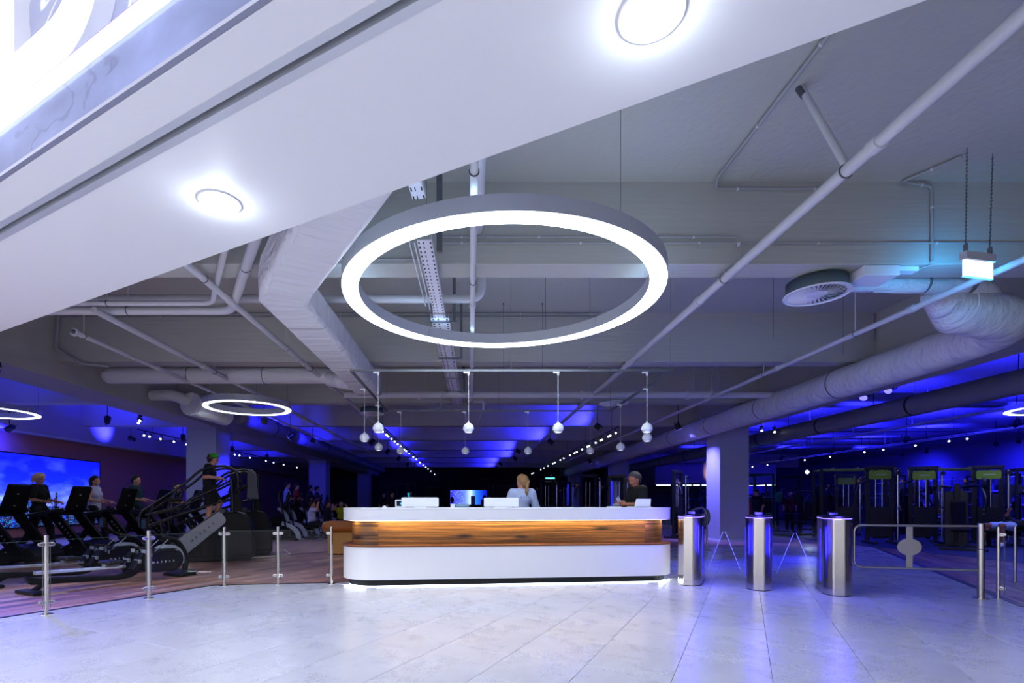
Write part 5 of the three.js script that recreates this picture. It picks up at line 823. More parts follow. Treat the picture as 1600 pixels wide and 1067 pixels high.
// ================================================================ PEOPLE
// naive surface nets over a distance field (negative inside)
function nets(f, lo, hi, cell) {
  const n = [0, 1, 2].map((k) => Math.max(3, Math.ceil((hi[k] - lo[k]) / cell) + 1)), [nx, ny, nz] = n, F = new Float32Array(nx * ny * nz), id = new Int32Array(nx * ny * nz).fill(-1), pos = [], idx = [];
  for (let z = 0, i = 0; z < nz; z++) for (let y = 0; y < ny; y++) for (let x = 0; x < nx; x++, i++) F[i] = f(lo[0] + x * cell, lo[1] + y * cell, lo[2] + z * cell);
  const at = (x, y, z) => x + nx * (y + ny * z);
  for (let z = 0; z < nz - 1; z++) for (let y = 0; y < ny - 1; y++) for (let x = 0; x < nx - 1; x++) {
    let c = 0, px = 0, py = 0, pz = 0;
    for (let e = 0; e < 12; e++) {
      const ax = e >> 2, o = e & 3, a = [0, 0, 0]; a[(ax + 1) % 3] = o & 1; a[(ax + 2) % 3] = o >> 1; const b = a.slice(); b[ax] = 1;
      const fa = F[at(x + a[0], y + a[1], z + a[2])], fb = F[at(x + b[0], y + b[1], z + b[2])];
      if (fa < 0 !== fb < 0) { const t = fa / (fa - fb); px += x + a[0] + (b[0] - a[0]) * t; py += y + a[1] + (b[1] - a[1]) * t; pz += z + a[2] + (b[2] - a[2]) * t; c++; }
    }
    if (c) { id[at(x, y, z)] = pos.length / 3; pos.push(lo[0] + (px / c) * cell, lo[1] + (py / c) * cell, lo[2] + (pz / c) * cell); }
  }
  const st = [1, nx, nx * ny];
  for (let z = 1; z < nz - 1; z++) for (let y = 1; y < ny - 1; y++) for (let x = 1; x < nx - 1; x++) { const i = at(x, y, z); for (let ax = 0; ax < 3; ax++) { const j = i + st[ax]; if (F[i] < 0 === F[j] < 0) continue; const u = st[(ax + 1) % 3], w = st[(ax + 2) % 3], a = id[i], b = id[i - u], c = id[i - u - w], d = id[i - w]; if (a < 0 || b < 0 || c < 0 || d < 0) continue; F[i] < 0 ? idx.push(a, b, c, a, c, d) : idx.push(a, c, b, a, d, c); } }
  const g = new THREE.BufferGeometry(), P = new Float32Array(pos), N = new Float32Array(pos.length), h = cell * 0.6; g.setAttribute('position', new THREE.BufferAttribute(P, 3));
  for (let i = 0; i < P.length; i += 3) { const [x, y, z] = [P[i], P[i + 1], P[i + 2]], gx = f(x + h, y, z) - f(x - h, y, z), gy = f(x, y + h, z) - f(x, y - h, z), gz = f(x, y, z + h) - f(x, y, z - h), l = Math.hypot(gx, gy, gz) || 1; N[i] = gx / l; N[i + 1] = gy / l; N[i + 2] = gz / l; }
  g.setAttribute('normal', new THREE.BufferAttribute(N, 3)); g.setAttribute('uv', new THREE.BufferAttribute(new Float32Array((pos.length / 3) * 2), 2)); g.setIndex(idx); return g;
}
const bone = (a, ra, b, rb = ra) => { const d = [b[0] - a[0], b[1] - a[1], b[2] - a[2]], L = d[0] * d[0] + d[1] * d[1] + d[2] * d[2] || 1e-9; return { a, d, L, ra, rb }; };
const bd = (o, x, y, z) => { const px = x - o.a[0], py = y - o.a[1], pz = z - o.a[2]; let t = (px * o.d[0] + py * o.d[1] + pz * o.d[2]) / o.L; t = t < 0 ? 0 : t > 1 ? 1 : t; return Math.hypot(px - o.d[0] * t, py - o.d[1] * t, pz - o.d[2] * t) - (o.ra + (o.rb - o.ra) * t); };
const field = (bones, k = 0.035, grow = 0) => (x, y, z) => { let m = 9; for (const o of bones) { const d = bd(o, x, y, z); if (d > m + k) continue; if (d < m - k) { m = d; continue; } const h = 0.5 + (0.5 * (m - d)) / k; m = m + (d - m) * h - k * h * (1 - h); } return m - grow; };
function boundsOf(bones, pad) { const lo = [9, 9, 9], hi = [-9, -9, -9]; for (const o of bones) for (let k = 0; k < 3; k++) { const b = o.a[k] + o.d[k]; lo[k] = Math.min(lo[k], o.a[k] - o.ra, b - o.rb); hi[k] = Math.max(hi[k], o.a[k] + o.ra, b + o.rb); } return [lo.map((v) => v - pad), hi.map((v) => v + pad)]; }
const netsOf = (bones, cell, k, grow = 0, cut) => { const f0 = field(bones, k, grow), f = cut ? (x, y, z) => Math.max(f0(x, y, z), cut(x, y, z)) : f0, [lo, hi] = boundsOf(bones, grow + cell * 2.2); return nets(f, lo, hi, cell); };
const add = (a, b, t = 1) => [a[0] + b[0] * t, a[1] + b[1] * t, a[2] + b[2] * t], mix = (a, b, t) => [a[0] + (b[0] - a[0]) * t, a[1] + (b[1] - a[1]) * t, a[2] + (b[2] - a[2]) * t];
const unit = (a) => { const l = Math.hypot(...a) || 1; return a.map((v) => v / l); }, cross = (a, b) => [a[1] * b[2] - a[2] * b[1], a[2] * b[0] - a[0] * b[2], a[0] * b[1] - a[1] * b[0]];
// a person faces +z; +x is their left. J gives the joints (metres, height about 1.74), the rest has defaults
const STAND = { pelvis: [0, 0.95, 0], chest: [0, 1.27, 0.0], neck: [0, 1.47, -0.01], head: [0, 1.61, 0.015], look: [0, 0, 1], shL: [0.18, 1.42, -0.01], shR: [-0.18, 1.42, -0.01], elL: [0.24, 1.14, -0.03], elR: [-0.24, 1.14, -0.03], wrL: [0.24, 0.9, 0.06], wrR: [-0.24, 0.9, 0.06], hpL: [0.09, 0.92, 0], hpR: [-0.09, 0.92, 0], knL: [0.1, 0.5, 0.02], knR: [-0.1, 0.5, 0.02], anL: [0.1, 0.09, -0.02], anR: [-0.1, 0.09, -0.02], toL: [0.11, 0.035, 0.13], toR: [-0.11, 0.035, 0.13] };
function handGeo(wr, el, palmTo, curl, cell) { // palm with five fingers, its own fine grid
  const d = unit(add(wr, el, -1)), n = unit(cross(d, palmTo)), p = unit(cross(n, d)), B = [], pal = (s, l, o = 0) => add(add(add(wr, d, l), n, s), p, o);
  B.push(bone(wr, 0.026, pal(0, 0.05), 0.026), bone(pal(-0.022, 0.03), 0.017, pal(-0.028, 0.085), 0.014), bone(pal(0.022, 0.03), 0.017, pal(0.028, 0.08), 0.014), bone(pal(0, 0.04), 0.018, pal(0, 0.088), 0.016));
  [[-0.03, 0.062], [-0.01, 0.074], [0.01, 0.07], [0.029, 0.055]].forEach(([s, L], i) => { let q = pal(s, 0.085), a = curl * (0.7 + 0.1 * i), r = 0.0088; for (const k of [0.45, 0.32, 0.23]) { const dir = unit(add(d.map((v) => v * Math.cos(a)), p, Math.sin(a))), e = add(q, dir, L * k); B.push(bone(q, r, e, r * 0.92)); q = e; r *= 0.92; a += curl * 0.75; } });
  const t0 = pal(-0.03, 0.03), t1 = add(add(pal(-0.058, 0.058), p, 0.012), d, 0), t2 = add(add(t1, d, 0.026), p, 0.01 + 0.012 * curl); B.push(bone(t0, 0.014, t1, 0.011), bone(t1, 0.011, t2, 0.009));
  return netsOf(B, cell, 0.008);
}
function person(name0, label, at, turn, o) {
  const J = { ...STAND, ...(o.J || {}) }, sc = o.scale || 1, cell = o.cell || 0.016, fem = o.fem ? 1 : 0, t = thing('person', label, 'person', at, turn, o.group); t.scale.setScalar(sc); void name0;
  const up = unit(add(J.neck, J.chest, -1)), lat = unit(add(J.shL, J.shR, -1)), fw = unit(cross(lat, up)), hf = unit(J.look), hu0 = unit(add(J.head, J.neck, -1)), hr = unit(cross(hu0, hf)), hu = unit(cross(hf, hr));
  const ribL = mix(J.chest, J.shL, 0.5), ribR = mix(J.chest, J.shR, 0.5), waist = mix(J.pelvis, J.chest, 0.48), w = fem ? 0.9 : 1;
  const hp = (l, u, f) => add(add(add(J.head, hr, l), hu, u), hf, f);
  const torso = [bone(J.hpL, 0.105 + 0.008 * fem, J.hpR, 0.105 + 0.008 * fem), bone(J.pelvis, 0.12, waist, 0.108 * w), bone(add(waist, lat, 0.05), 0.1 * w, add(waist, lat, -0.05), 0.1 * w), bone(waist, 0.11 * w, J.chest, 0.125 * w), bone(add(add(J.chest, lat, 0.075), up, 0.04), 0.105 * w, add(add(J.chest, lat, -0.075), up, 0.04), 0.105 * w), bone(add(J.shL, lat, -0.03), 0.062, add(J.shR, lat, 0.03), 0.062), bone(add(J.chest, up, 0.05), 0.11 * w, add(J.neck, up, -0.05), 0.07)];
  if (fem) torso.push(bone(add(add(J.chest, lat, 0.07), fw, 0.075), 0.06, add(add(J.chest, lat, 0.075), fw, 0.07), 0.06), bone(add(add(J.chest, lat, -0.07), fw, 0.075), 0.06, add(add(J.chest, lat, -0.075), fw, 0.07), 0.06));
  const upper = [bone(J.shL, 0.056, J.elL, 0.043), bone(J.shR, 0.056, J.elR, 0.043)], fore = [bone(J.elL, 0.043, J.wrL, 0.028), bone(J.elR, 0.043, J.wrR, 0.028)];
  const legs = [bone(J.hpL, 0.095, J.knL, 0.06), bone(J.hpR, 0.095, J.knR, 0.06), bone(J.knL, 0.06, J.anL, 0.038), bone(J.knR, 0.06, J.anR, 0.038), bone(add(mix(J.knL, J.anL, 0.28), fw, -0.015), 0.058, mix(J.knL, J.anL, 0.5), 0.05), bone(add(mix(J.knR, J.anR, 0.28), fw, -0.015), 0.058, mix(J.knR, J.anR, 0.5), 0.05)];
  const feet = [bone(J.anL, 0.042, add(J.anL, unit(add(J.toL, J.anL, -1)), -0.03), 0.042), bone(J.anR, 0.042, add(J.anR, unit(add(J.toR, J.anR, -1)), -0.03), 0.042), bone(J.anL, 0.042, J.toL, 0.032), bone(J.anR, 0.042, J.toR, 0.032)];
  const headB = [bone(J.neck, 0.056, add(J.head, hu, -0.04), 0.058), bone(hp(0, 0.03, -0.03), 0.088, hp(0, 0.05, 0.0), 0.086), bone(hp(0, -0.01, 0.01), 0.074, hp(0, 0.0, 0.02), 0.074), bone(hp(0, -0.075, 0.045), 0.04, hp(0, -0.03, 0.04), 0.056), bone(hp(0, 0.005, 0.088), 0.012, hp(0, -0.025, 0.105), 0.014), bone(hp(0.078, 0.01, -0.01), 0.018, hp(0.08, -0.025, -0.005), 0.013), bone(hp(-0.078, 0.01, -0.01), 0.018, hp(-0.08, -0.025, -0.005), 0.013), bone(hp(-0.02, -0.052, 0.083), 0.009, hp(0.02, -0.052, 0.083), 0.009), bone(hp(-0.035, 0.03, 0.078), 0.012, hp(0.035, 0.03, 0.078), 0.012)];
  const skin = o.skin || M.skin, bodyB = [...torso, ...upper, ...fore, ...legs, ...feet];
  const body = [netsOf(bodyB, cell, 0.04), netsOf(headB, Math.min(cell, o.fine ? 0.005 : 0.009), 0.02)];
  if (o.hands !== false) { body.push(handGeo(J.wrL, J.elL, o.palmL || [0, -1, 0.3], o.curl ?? 0.5, o.fine ? 0.0035 : 0.006), handGeo(J.wrR, J.elR, o.palmR || [0, -1, 0.3], o.curl ?? 0.5, o.fine ? 0.0035 : 0.006)); }
  const b = part('body', body, skin, t);
  const ey = std('#1a1210', 0.2); for (const s of [-1, 1]) part('eye', new THREE.SphereGeometry(0.011, 10, 8).translate(...hp(s * 0.032, 0.012, 0.086)), ey, b);
  part('mouth', new THREE.SphereGeometry(1, 10, 6).scale(0.022, 0.006, 0.006).applyMatrix4(new THREE.Matrix4().makeBasis(v3(...hr), v3(...hu), v3(...hf)).setPosition(...hp(0, -0.055, 0.088))), std('#8c4a44', 0.5), b);
  if (o.shirt) { const sl = o.sleeve ?? 0.5, sB = [...torso.slice(1)]; if (sl > 0) for (const q of upper) { const e = [q.a[0] + q.d[0] * Math.min(1, sl * 1.6), q.a[1] + q.d[1] * Math.min(1, sl * 1.6), q.a[2] + q.d[2] * Math.min(1, sl * 1.6)]; sB.push(bone(q.a, q.ra + 0.006, e, q.ra)); } if (sl > 0.7) sB.push(bone(J.elL, 0.05, mix(J.elL, J.wrL, 0.88), 0.036), bone(J.elR, 0.05, mix(J.elR, J.wrR, 0.88), 0.036)); sB.push(bone(J.hpL, 0.108, J.hpR, 0.108)); const c = o.fine ? 0.01 : cell; const s = part('shirt', netsOf(sB, c, 0.04, 0.014), o.shirt, t); if (o.onShirt) o.onShirt(s, { J, lat, up, fw }); }
  if (o.trousers) { const k = o.short ? 0.62 : 1, B = [bone(J.hpL, 0.11, J.hpR, 0.11), bone(J.pelvis, 0.12, mix(J.pelvis, waist, 0.35), 0.112), bone(J.hpL, 0.1, mix(J.hpL, J.knL, k), o.short ? 0.09 : 0.066), bone(J.hpR, 0.1, mix(J.hpR, J.knR, k), o.short ? 0.09 : 0.066)]; if (!o.short) B.push(bone(J.knL, 0.066, mix(J.knL, J.anL, 0.92), 0.052), bone(J.knR, 0.066, mix(J.knR, J.anR, 0.92), 0.052)); part('trousers', netsOf(B, cell, 0.035, 0.012), o.trousers, t); }
  const shoe = o.shoes || M.black; for (const [a, q] of [[J.anL, J.toL], [J.anR, J.toR]]) part('shoe', netsOf([bone(add(a, unit(add(q, a, -1)), -0.045), 0.046, q, 0.038), bone(add(a, [0, -0.035, 0]), 0.04, add(q, [0, -0.005, 0]), 0.034)], 0.012, 0.02, 0.006), shoe, t);
  // hair: a shell over the skull that leaves the face free
  const hB = [bone(hp(0, 0.04, -0.035), 0.098, hp(0, 0.058, -0.005), 0.094), bone(hp(0, 0.0, -0.05), 0.08, hp(0, -0.03, -0.05), 0.066)];
  if (o.longHair) hB.push(bone(hp(0, 0, -0.06), 0.075, hp(0, -0.16, -0.07), 0.06));
  const fc = hp(0, 0.035, 0.03), cut = (x, y, z) => { const v = [x - fc[0], y - fc[1], z - fc[2]], f = v[0] * hf[0] + v[1] * hf[1] + v[2] * hf[2], u = v[0] * hu[0] + v[1] * hu[1] + v[2] * hu[2]; return Math.min(1, f * 0.9 - u * 0.75 - 0.0); };
  const hair = part('hair', netsOf(hB, o.fine ? 0.006 : 0.01, 0.03, o.hairGrow ?? 0.004, cut), o.hair || std('#1d130e', 0.7), t);
  if (o.ponytail) { const p0 = hp(0, 0.03, -0.125), P = o.ponytail.map(([l, u, f]) => hp(l, u, f)), pb = [bone(p0, 0.024, P[0], 0.036)]; for (let i = 1; i < P.length; i++) pb.push(bone(P[i - 1], 0.036 - i * 0.003, P[i], i === P.length - 1 ? 0.012 : 0.033 - i * 0.003)); part('ponytail', netsOf(pb, 0.008, 0.02), o.hair, hair); part('hair_tie', new THREE.TorusGeometry(0.024, 0.008, 8, 14).translate(...p0), M.black, hair); }
  if (o.band) { const q = part('headband', netsOf([bone(hp(0, 0.045, -0.03), 0.103, hp(0, 0.06, -0.005), 0.1)], 0.009, 0.02, 0, (x, y, z) => { const v = [x - J.head[0], y - J.head[1], z - J.head[2]], u = v[0] * hu[0] + v[1] * hu[1] + v[2] * hu[2]; return Math.max(0.045 - u, u - 0.13); }), o.band, t); void q; }
  if (o.belt) part('wrist_band', new THREE.TorusGeometry(0.031, 0.007, 8, 16).translate(...mix(J.elR, J.wrR, 0.92)), M.black, t);
  return t;
}
const cloth = (c) => std(c, 0.9), P = (x, d, y = 0) => V(x, y, d), faceTo = (hx, hd) => Math.atan2(hx, -hd); // +z turned to (hx, hd) of the plan
const WALK = { anL: [0.1, 0.12, 0.22], knL: [0.1, 0.52, 0.16], toL: [0.11, 0.09, 0.36], anR: [-0.1, 0.13, -0.3], knR: [-0.1, 0.5, -0.06], toR: [-0.11, 0.05, -0.18] };
const HOLD = { elL: [0.25, 1.15, 0.02], elR: [-0.25, 1.15, 0.02], wrL: [0.2, 1.1, 0.27], wrR: [-0.2, 1.1, 0.27] };
// reception staff
{
  const pale = cloth('#b9c6e6'), txt = (s, { J, up, fw, lat }) => { const m = lettering('JETTS', 0.24, 0.07, '#4a5a86', s, v3(...add(add(J.chest, up, 0.07), fw, -0.155)), Math.PI, 0, 'italic bold 74px sans-serif'); void lat; m.rotation.x = -0.06; };
  person('', 'woman with a blonde ponytail in a pale blue staff top, seen from behind the desk', P(0.93, 9.25), faceTo(-0.1, 1), { fem: 1, fine: 1, cell: 0.012, scale: 0.985, shirt: pale, sleeve: 0.95, trousers: cloth('#14161c'), hair: std('#9a744a', 0.6), longHair: 0, ponytail: [[0, 0.0, -0.15], [0.0, -0.09, -0.14], [-0.005, -0.18, -0.13], [-0.02, -0.25, -0.12]], onShirt: txt, J: { look: [0.55, -0.05, 0.83], elL: [0.27, 1.14, 0.02], elR: [-0.27, 1.14, 0.02], wrL: [0.19, 1.02, 0.26], wrR: [-0.19, 1.02, 0.26] } });
  person('', 'grey haired man in a black shirt holding a phone behind the white laptop', P(3.02, 9.3), faceTo(-0.93, -0.25), { fine: 1, cell: 0.012, scale: 1.02, shirt: cloth('#050807'), sleeve: 0.62, trousers: cloth('#0d0e12'), hair: std('#3e3a37', 0.8), skin: M.skinTan, curl: 0.9, J: { look: [0.12, -0.3, 0.94], head: [0, 1.6, 0.045], neck: [0, 1.47, 0.01], elR: [-0.24, 1.15, 0.05], wrR: [-0.12, 1.17, 0.29], elL: [0.27, 1.16, 0.04], wrL: [0.15, 1.17, 0.3] }, palmL: [-1, 0.2, 0], palmR: [1, 0.2, 0] });
  { const t = thing('phone', 'white phone in the hands of the man in black', 'phone', V(2.67, 1.255, 9.2), 0.5); part('body', rbox(0.075, 0.15, 0.01, 0, 0, 0, 0.004), M.whiteGloss, t); part('screen', box(0.066, 0.135, 0.002, 0, 0, -0.006), std('#0a1420', 0.1), t); t.rotation.z = 0.7; }
}
// treadmill users stand on the decks
const onT = (k, x, o, label, y = 0.2) => { const [px, pd] = tmAt[k]; person('', label, P(px + tmH[0] * x, pd + tmH[1] * x, y), faceTo(...tmH), { cell: 0.018, shoes: cloth('#3a3c44'), ...o, J: { ...WALK, ...HOLD, ...(o.J || {}) } }); };
onT(1, -0.62, { fem: 1, scale: 0.95, shirt: cloth('#101116'), trousers: cloth('#15161b'), hair: std('#ecca90', 0.6), ponytail: [[0, 0.02, -0.16], [0, -0.05, -0.165], [0, -0.12, -0.15]], belt: 1, J: { look: [-0.2, -0.25, 0.95] } }, 'blonde woman with ponytail in a dark shirt walking on a treadmill');
onT(2, -0.55, { fem: 1, scale: 0.95, shirt: cloth('#b9b6d6'), sleeve: 0, trousers: cloth('#14141c'), hair: std('#140d0c', 0.6), longHair: 1 }, 'dark haired woman in a pale sleeveless top on a treadmill');
onT(3, -0.5, { scale: 0.99, shirt: cloth('#12353a'), trousers: cloth('#15161c'), hair: std('#1a0f0c', 0.7) }, 'person in dark green on the treadmill before the reddish wall');
onT(4, -0.45, { scale: 0.93, shirt: cloth('#181a22'), trousers: cloth('#15161c'), hair: std('#160e0c', 0.7), J: { look: [-0.5, 0, 0.87], head: [0, 1.56, 0.1], neck: [0, 1.44, 0.05] } }, 'person in dark clothes bent over the farthest treadmill');
person('', 'person with a green headband climbing on the nearer stair climber', P(-5.55, 10.89, 0.62), faceTo(0.93, 0.36), { cell: 0.016, scale: 0.95, shirt: cloth('#0f1524'), trousers: cloth('#0e1018'), short: 1, hair: std('#2a1c14', 0.7), band: std('#2f9a1e', 0.8), skin: M.skin, J: { look: [0.05, -0.2, 0.97], head: [0, 1.6, 0.08], neck: [0, 1.46, 0.05], knL: [0.1, 0.62, 0.2], anL: [0.1, 0.25, 0.1], toL: [0.11, 0.2, 0.26], elL: [0.28, 1.2, -0.06], wrL: [0.34, 1.18, 0.2], elR: [-0.28, 1.2, -0.06], wrR: [-0.34, 1.18, 0.2] } });
// cross trainer users
const CT = { anL: [0.12, 0.42, 0.2], knL: [0.11, 0.84, 0.22], toL: [0.12, 0.37, 0.34], anR: [-0.12, 0.37, -0.2], knR: [-0.11, 0.78, 0.02], toR: [-0.12, 0.32, -0.05], pelvis: [0, 1.22, 0], hpL: [0.09, 1.2, 0], hpR: [-0.09, 1.2, 0] };
const lift = (J) => { const r = {}; for (const k of Object.keys(STAND)) r[k] = ['pelvis', 'hpL', 'hpR', 'knL', 'knR', 'anL', 'anR', 'toL', 'toR', 'look'].includes(k) ? (J[k] || STAND[k]) : add(J[k] || STAND[k], [0, 0.27, 0]); return r; };
[[-6.85, 19.15, '#8fa0d8', 'person in a light blue shirt on a cross trainer'], [-6.95, 20.45, '#b3321e', 'person in a red shirt on a cross trainer'], [-7.2, 23.05, '#1b1d26', 'person in dark clothes on a far cross trainer'], [-7.3, 24.35, '#33364a', 'person in grey on the farthest cross trainer']].forEach(([x, d, c, l], i) => person('', l, P(x, d), faceTo(0.95, 0.3), { cell: 0.026, hands: false, fem: i === 1, shirt: cloth(c), trousers: cloth('#12131a'), J: lift({ ...CT, ...HOLD }) }));
// sitting people at the second pillar
const SIT = { pelvis: [0, 0.52, 0], chest: [0, 0.84, 0.0], neck: [0, 1.04, -0.01], head: [0, 1.18, 0.02], shL: [0.18, 0.99, 0], shR: [-0.18, 0.99, 0], elL: [0.28, 1.0, 0.18], elR: [-0.28, 1.0, 0.18], wrL: [0.16, 1.18, 0.2], wrR: [-0.16, 1.18, 0.2], hpL: [0.1, 0.5, 0], hpR: [-0.1, 0.5, 0], knL: [0.14, 0.5, 0.42], knR: [-0.14, 0.5, 0.42], anL: [0.14, 0.1, 0.4], anR: [-0.14, 0.1, 0.4], toL: [0.15, 0.04, 0.55], toR: [-0.15, 0.04, 0.55] };
const stool = (x, d, l) => { const t = thing('exercise_seat', l, 'seat', V(x, 0, d)); part('pad', rbox(0.42, 0.08, 0.42, 0, 0.4, 0, 0.03), M.rubber, t); part('post', cyl(v3(0, 0.03, 0), v3(0, 0.37, 0), 0.05, 0.05, 12), FR, t); part('foot', rbox(0.4, 0.04, 0.4, 0, 0.02, 0, 0.015), FR, t); };
[[-5.45, 17.6, '#c8c4d8', 'seated person in a white shirt with hands raised before the second pillar', 0.95, 0.2], [-5.2, 18.6, '#191b24', 'seated person in dark clothes beside the white shirted one', 0.9, 0.2], [-5.1, 20.2, '#c8c81a', 'seated person in a yellow top far behind the leather bench', 0.2, -0.9]].forEach(([x, d, c, l, hx, hd], i) => { stool(x, d, ['seat under the person in white', 'seat under the person in dark clothes by the pillar', 'seat under the person in yellow'][i]); person('', l, P(x, d), faceTo(hx, hd), { cell: 0.024, hands: i === 0, fem: i === 2, shirt: cloth(c), trousers: cloth('#14151c'), J: SIT }); });
// others
person('', 'dark silhouette of a person before the cyan screen', P(10.75, 19.2), faceTo(-1, -0.3), { cell: 0.024, hands: false, shirt: cloth('#0a0b10'), trousers: cloth('#0a0b10'), J: { look: [0, -0.25, 0.97], head: [0, 1.6, 0.05], elR: [-0.26, 1.15, 0.04], wrR: [-0.16, 1.1, 0.25] } });
person('', 'person in a dark red shirt far behind the middle turnstile', P(13.6, 21.8), faceTo(-0.3, -1), { cell: 0.026, hands: false, shirt: cloth('#5c1218'), trousers: cloth('#0e0f15') });
person('', 'far person in dark clothes before the wide blue screen', P(0.9, 33), faceTo(-0.6, 0.8), { cell: 0.03, hands: false, shirt: cloth('#222233'), trousers: cloth('#101018') });
[[-2.55, 21.5, '#1c1e2a', 'far dark person standing left behind the desk'], [-3.6, 23.5, '#3a2a2e', 'far person in brown behind the leather bench'], [-4.2, 24.8, '#20222c', 'far person in black behind the leather bench']].forEach(([x, d, c, l]) => person('', l, P(x, d), faceTo(0.6, -0.6), { cell: 0.03, hands: false, shirt: cloth(c), trousers: cloth('#101018') }));
// person lying on the bench at the right
person('', 'person in pale shorts and white shoes lying back on a bench at the right edge', P(15.0, 14.2), Math.PI * -0.5 + 0.15, { cell: 0.016, hands: false, shirt: cloth('#15181f'), trousers: cloth('#aebfe0'), short: 1, shoes: M.white, skin: M.skinTan, J: { pelvis: [0, 0.6, 0.12], chest: [0, 0.62, -0.22], neck: [0, 0.63, -0.44], head: [0, 0.64, -0.58], look: [0, 1, 0.1], shL: [0.19, 0.63, -0.36], shR: [-0.19, 0.63, -0.36], elL: [0.32, 0.85, -0.3], elR: [-0.32, 0.85, -0.3], wrL: [0.22, 1.06, -0.28], wrR: [-0.22, 1.06, -0.28], hpL: [0.1, 0.58, 0.16], hpR: [-0.1, 0.58, 0.16], knL: [0.18, 0.6, 0.58], knR: [-0.18, 0.6, 0.58], anL: [0.2, 0.12, 0.56], anR: [-0.2, 0.12, 0.56], toL: [0.22, 0.05, 0.72], toR: [-0.22, 0.05, 0.72] } });
// ================================================================ TRACK SPOTS AND BLUE WASH LIGHTS
{
  const lens = lit(COLD, 6), can = std('#26272c', 0.5); let proto;
  const one = (x, d, label, group) => {
    const at = V(x, 3.62, d), turn = Math.atan2(-x * 0.5, d * 0.5) * 0.5;
    if (!proto) { proto = thing('track_spot', label, 'spotlight', at, turn, group); part('can', cyl(v3(0, -0.02, 0.06), v3(0, 0.05, -0.08), 0.05, 0.04, 12), can, proto); part('lens', cyl(v3(0, -0.024, 0.066), v3(0, -0.018, 0.058), 0.034, 0.034, 12), lens, proto); part('arm', cyl(v3(0, 0.03, -0.03), v3(0, 0.14, -0.03), 0.01, 0.01, 6), can, proto); }
    else copyOf(proto, at, turn, label, group);
  };
  const rowsDef = [[-2.93, 16.6, 42, 19, 'small white track spot in the left row over the hall', 'track spots of the left row'], [4.94, 17.4, 42, 21, 'small white track spot in the right row over the hall', 'track spots of the right row'], [11.0, 18.6, 36, 14, 'small white track spot over the rubber floor aisle', 'track spots over the rubber floor aisle'], [-11.5, 18.0, 34, 15, 'small white track spot over the cardio aisle', 'track spots over the cardio aisle'], [18.4, 19.0, 34, 9, 'small white track spot deep in the right hall', 'track spots deep in the right hall']];
  rowsDef.forEach(([x, d0, d1, n, label, group], ri) => {
    const tr = thing('spot_track', ['long lighting track of the left spot row', 'long lighting track of the right spot row', 'lighting track over the rubber floor aisle', 'lighting track over the cardio aisle', 'lighting track deep in the right hall'][ri], 'lighting track'); part('rail', box(0.035, 0.03, d1 - d0 + 0.6, x, 3.775, -(d0 + d1) / 2), can, tr); for (let d = d0 + 0.5; d < d1; d += 4.1) part('hanger', cyl(V(x, 3.79, d), V(x, YC, d), 0.006, 0.006, 6), can, tr);
    for (let k = 0; k < n; k++) { const s = Math.min(1, Math.max(0, (k + rr(-0.4, 0.4)) / (n - 1))), d = 1 / (1 / d0 + (1 / d1 - 1 / d0) * s), xx = x; one(xx, d, label, group); if (k % 3 === 0) spot(COLD, K.spot, V(xx, 3.56, d - 0.07), V(xx + rr(-0.8, 0.8), 0, d - 0.8), 0.5, 0.7, 2); }
  });
  // a few single bright spots near the pillars
  [[-9.6, 14.9, 'bright track spot left of the first left pillar'], [-9.9, 15.3, 'second bright track spot left of the first left pillar'], [9.6, 16.9, 'bright track spot right of the first right pillar'], [10.2, 17.2, 'second bright track spot right of the first right pillar']].forEach(([x, d, l]) => { one(x, d, l, undefined); const h = thing('spot_mount', 'thin ceiling rod carrying the ' + l, 'bracket'); part('clamp', cyl(V(x, 3.72, d), V(x, 3.77, d), 0.05, 0.05, 12), can, h); part('rod', cyl(V(x, 3.755, d - 0.03), V(x, YC - 0.004, d - 0.03), 0.009, 0.009, 6), can, h); part('plate', cyl(V(x, YC - 0.02, d - 0.03), V(x, YC - 0.004, d - 0.03), 0.04, 0.04, 12), can, h); });
}
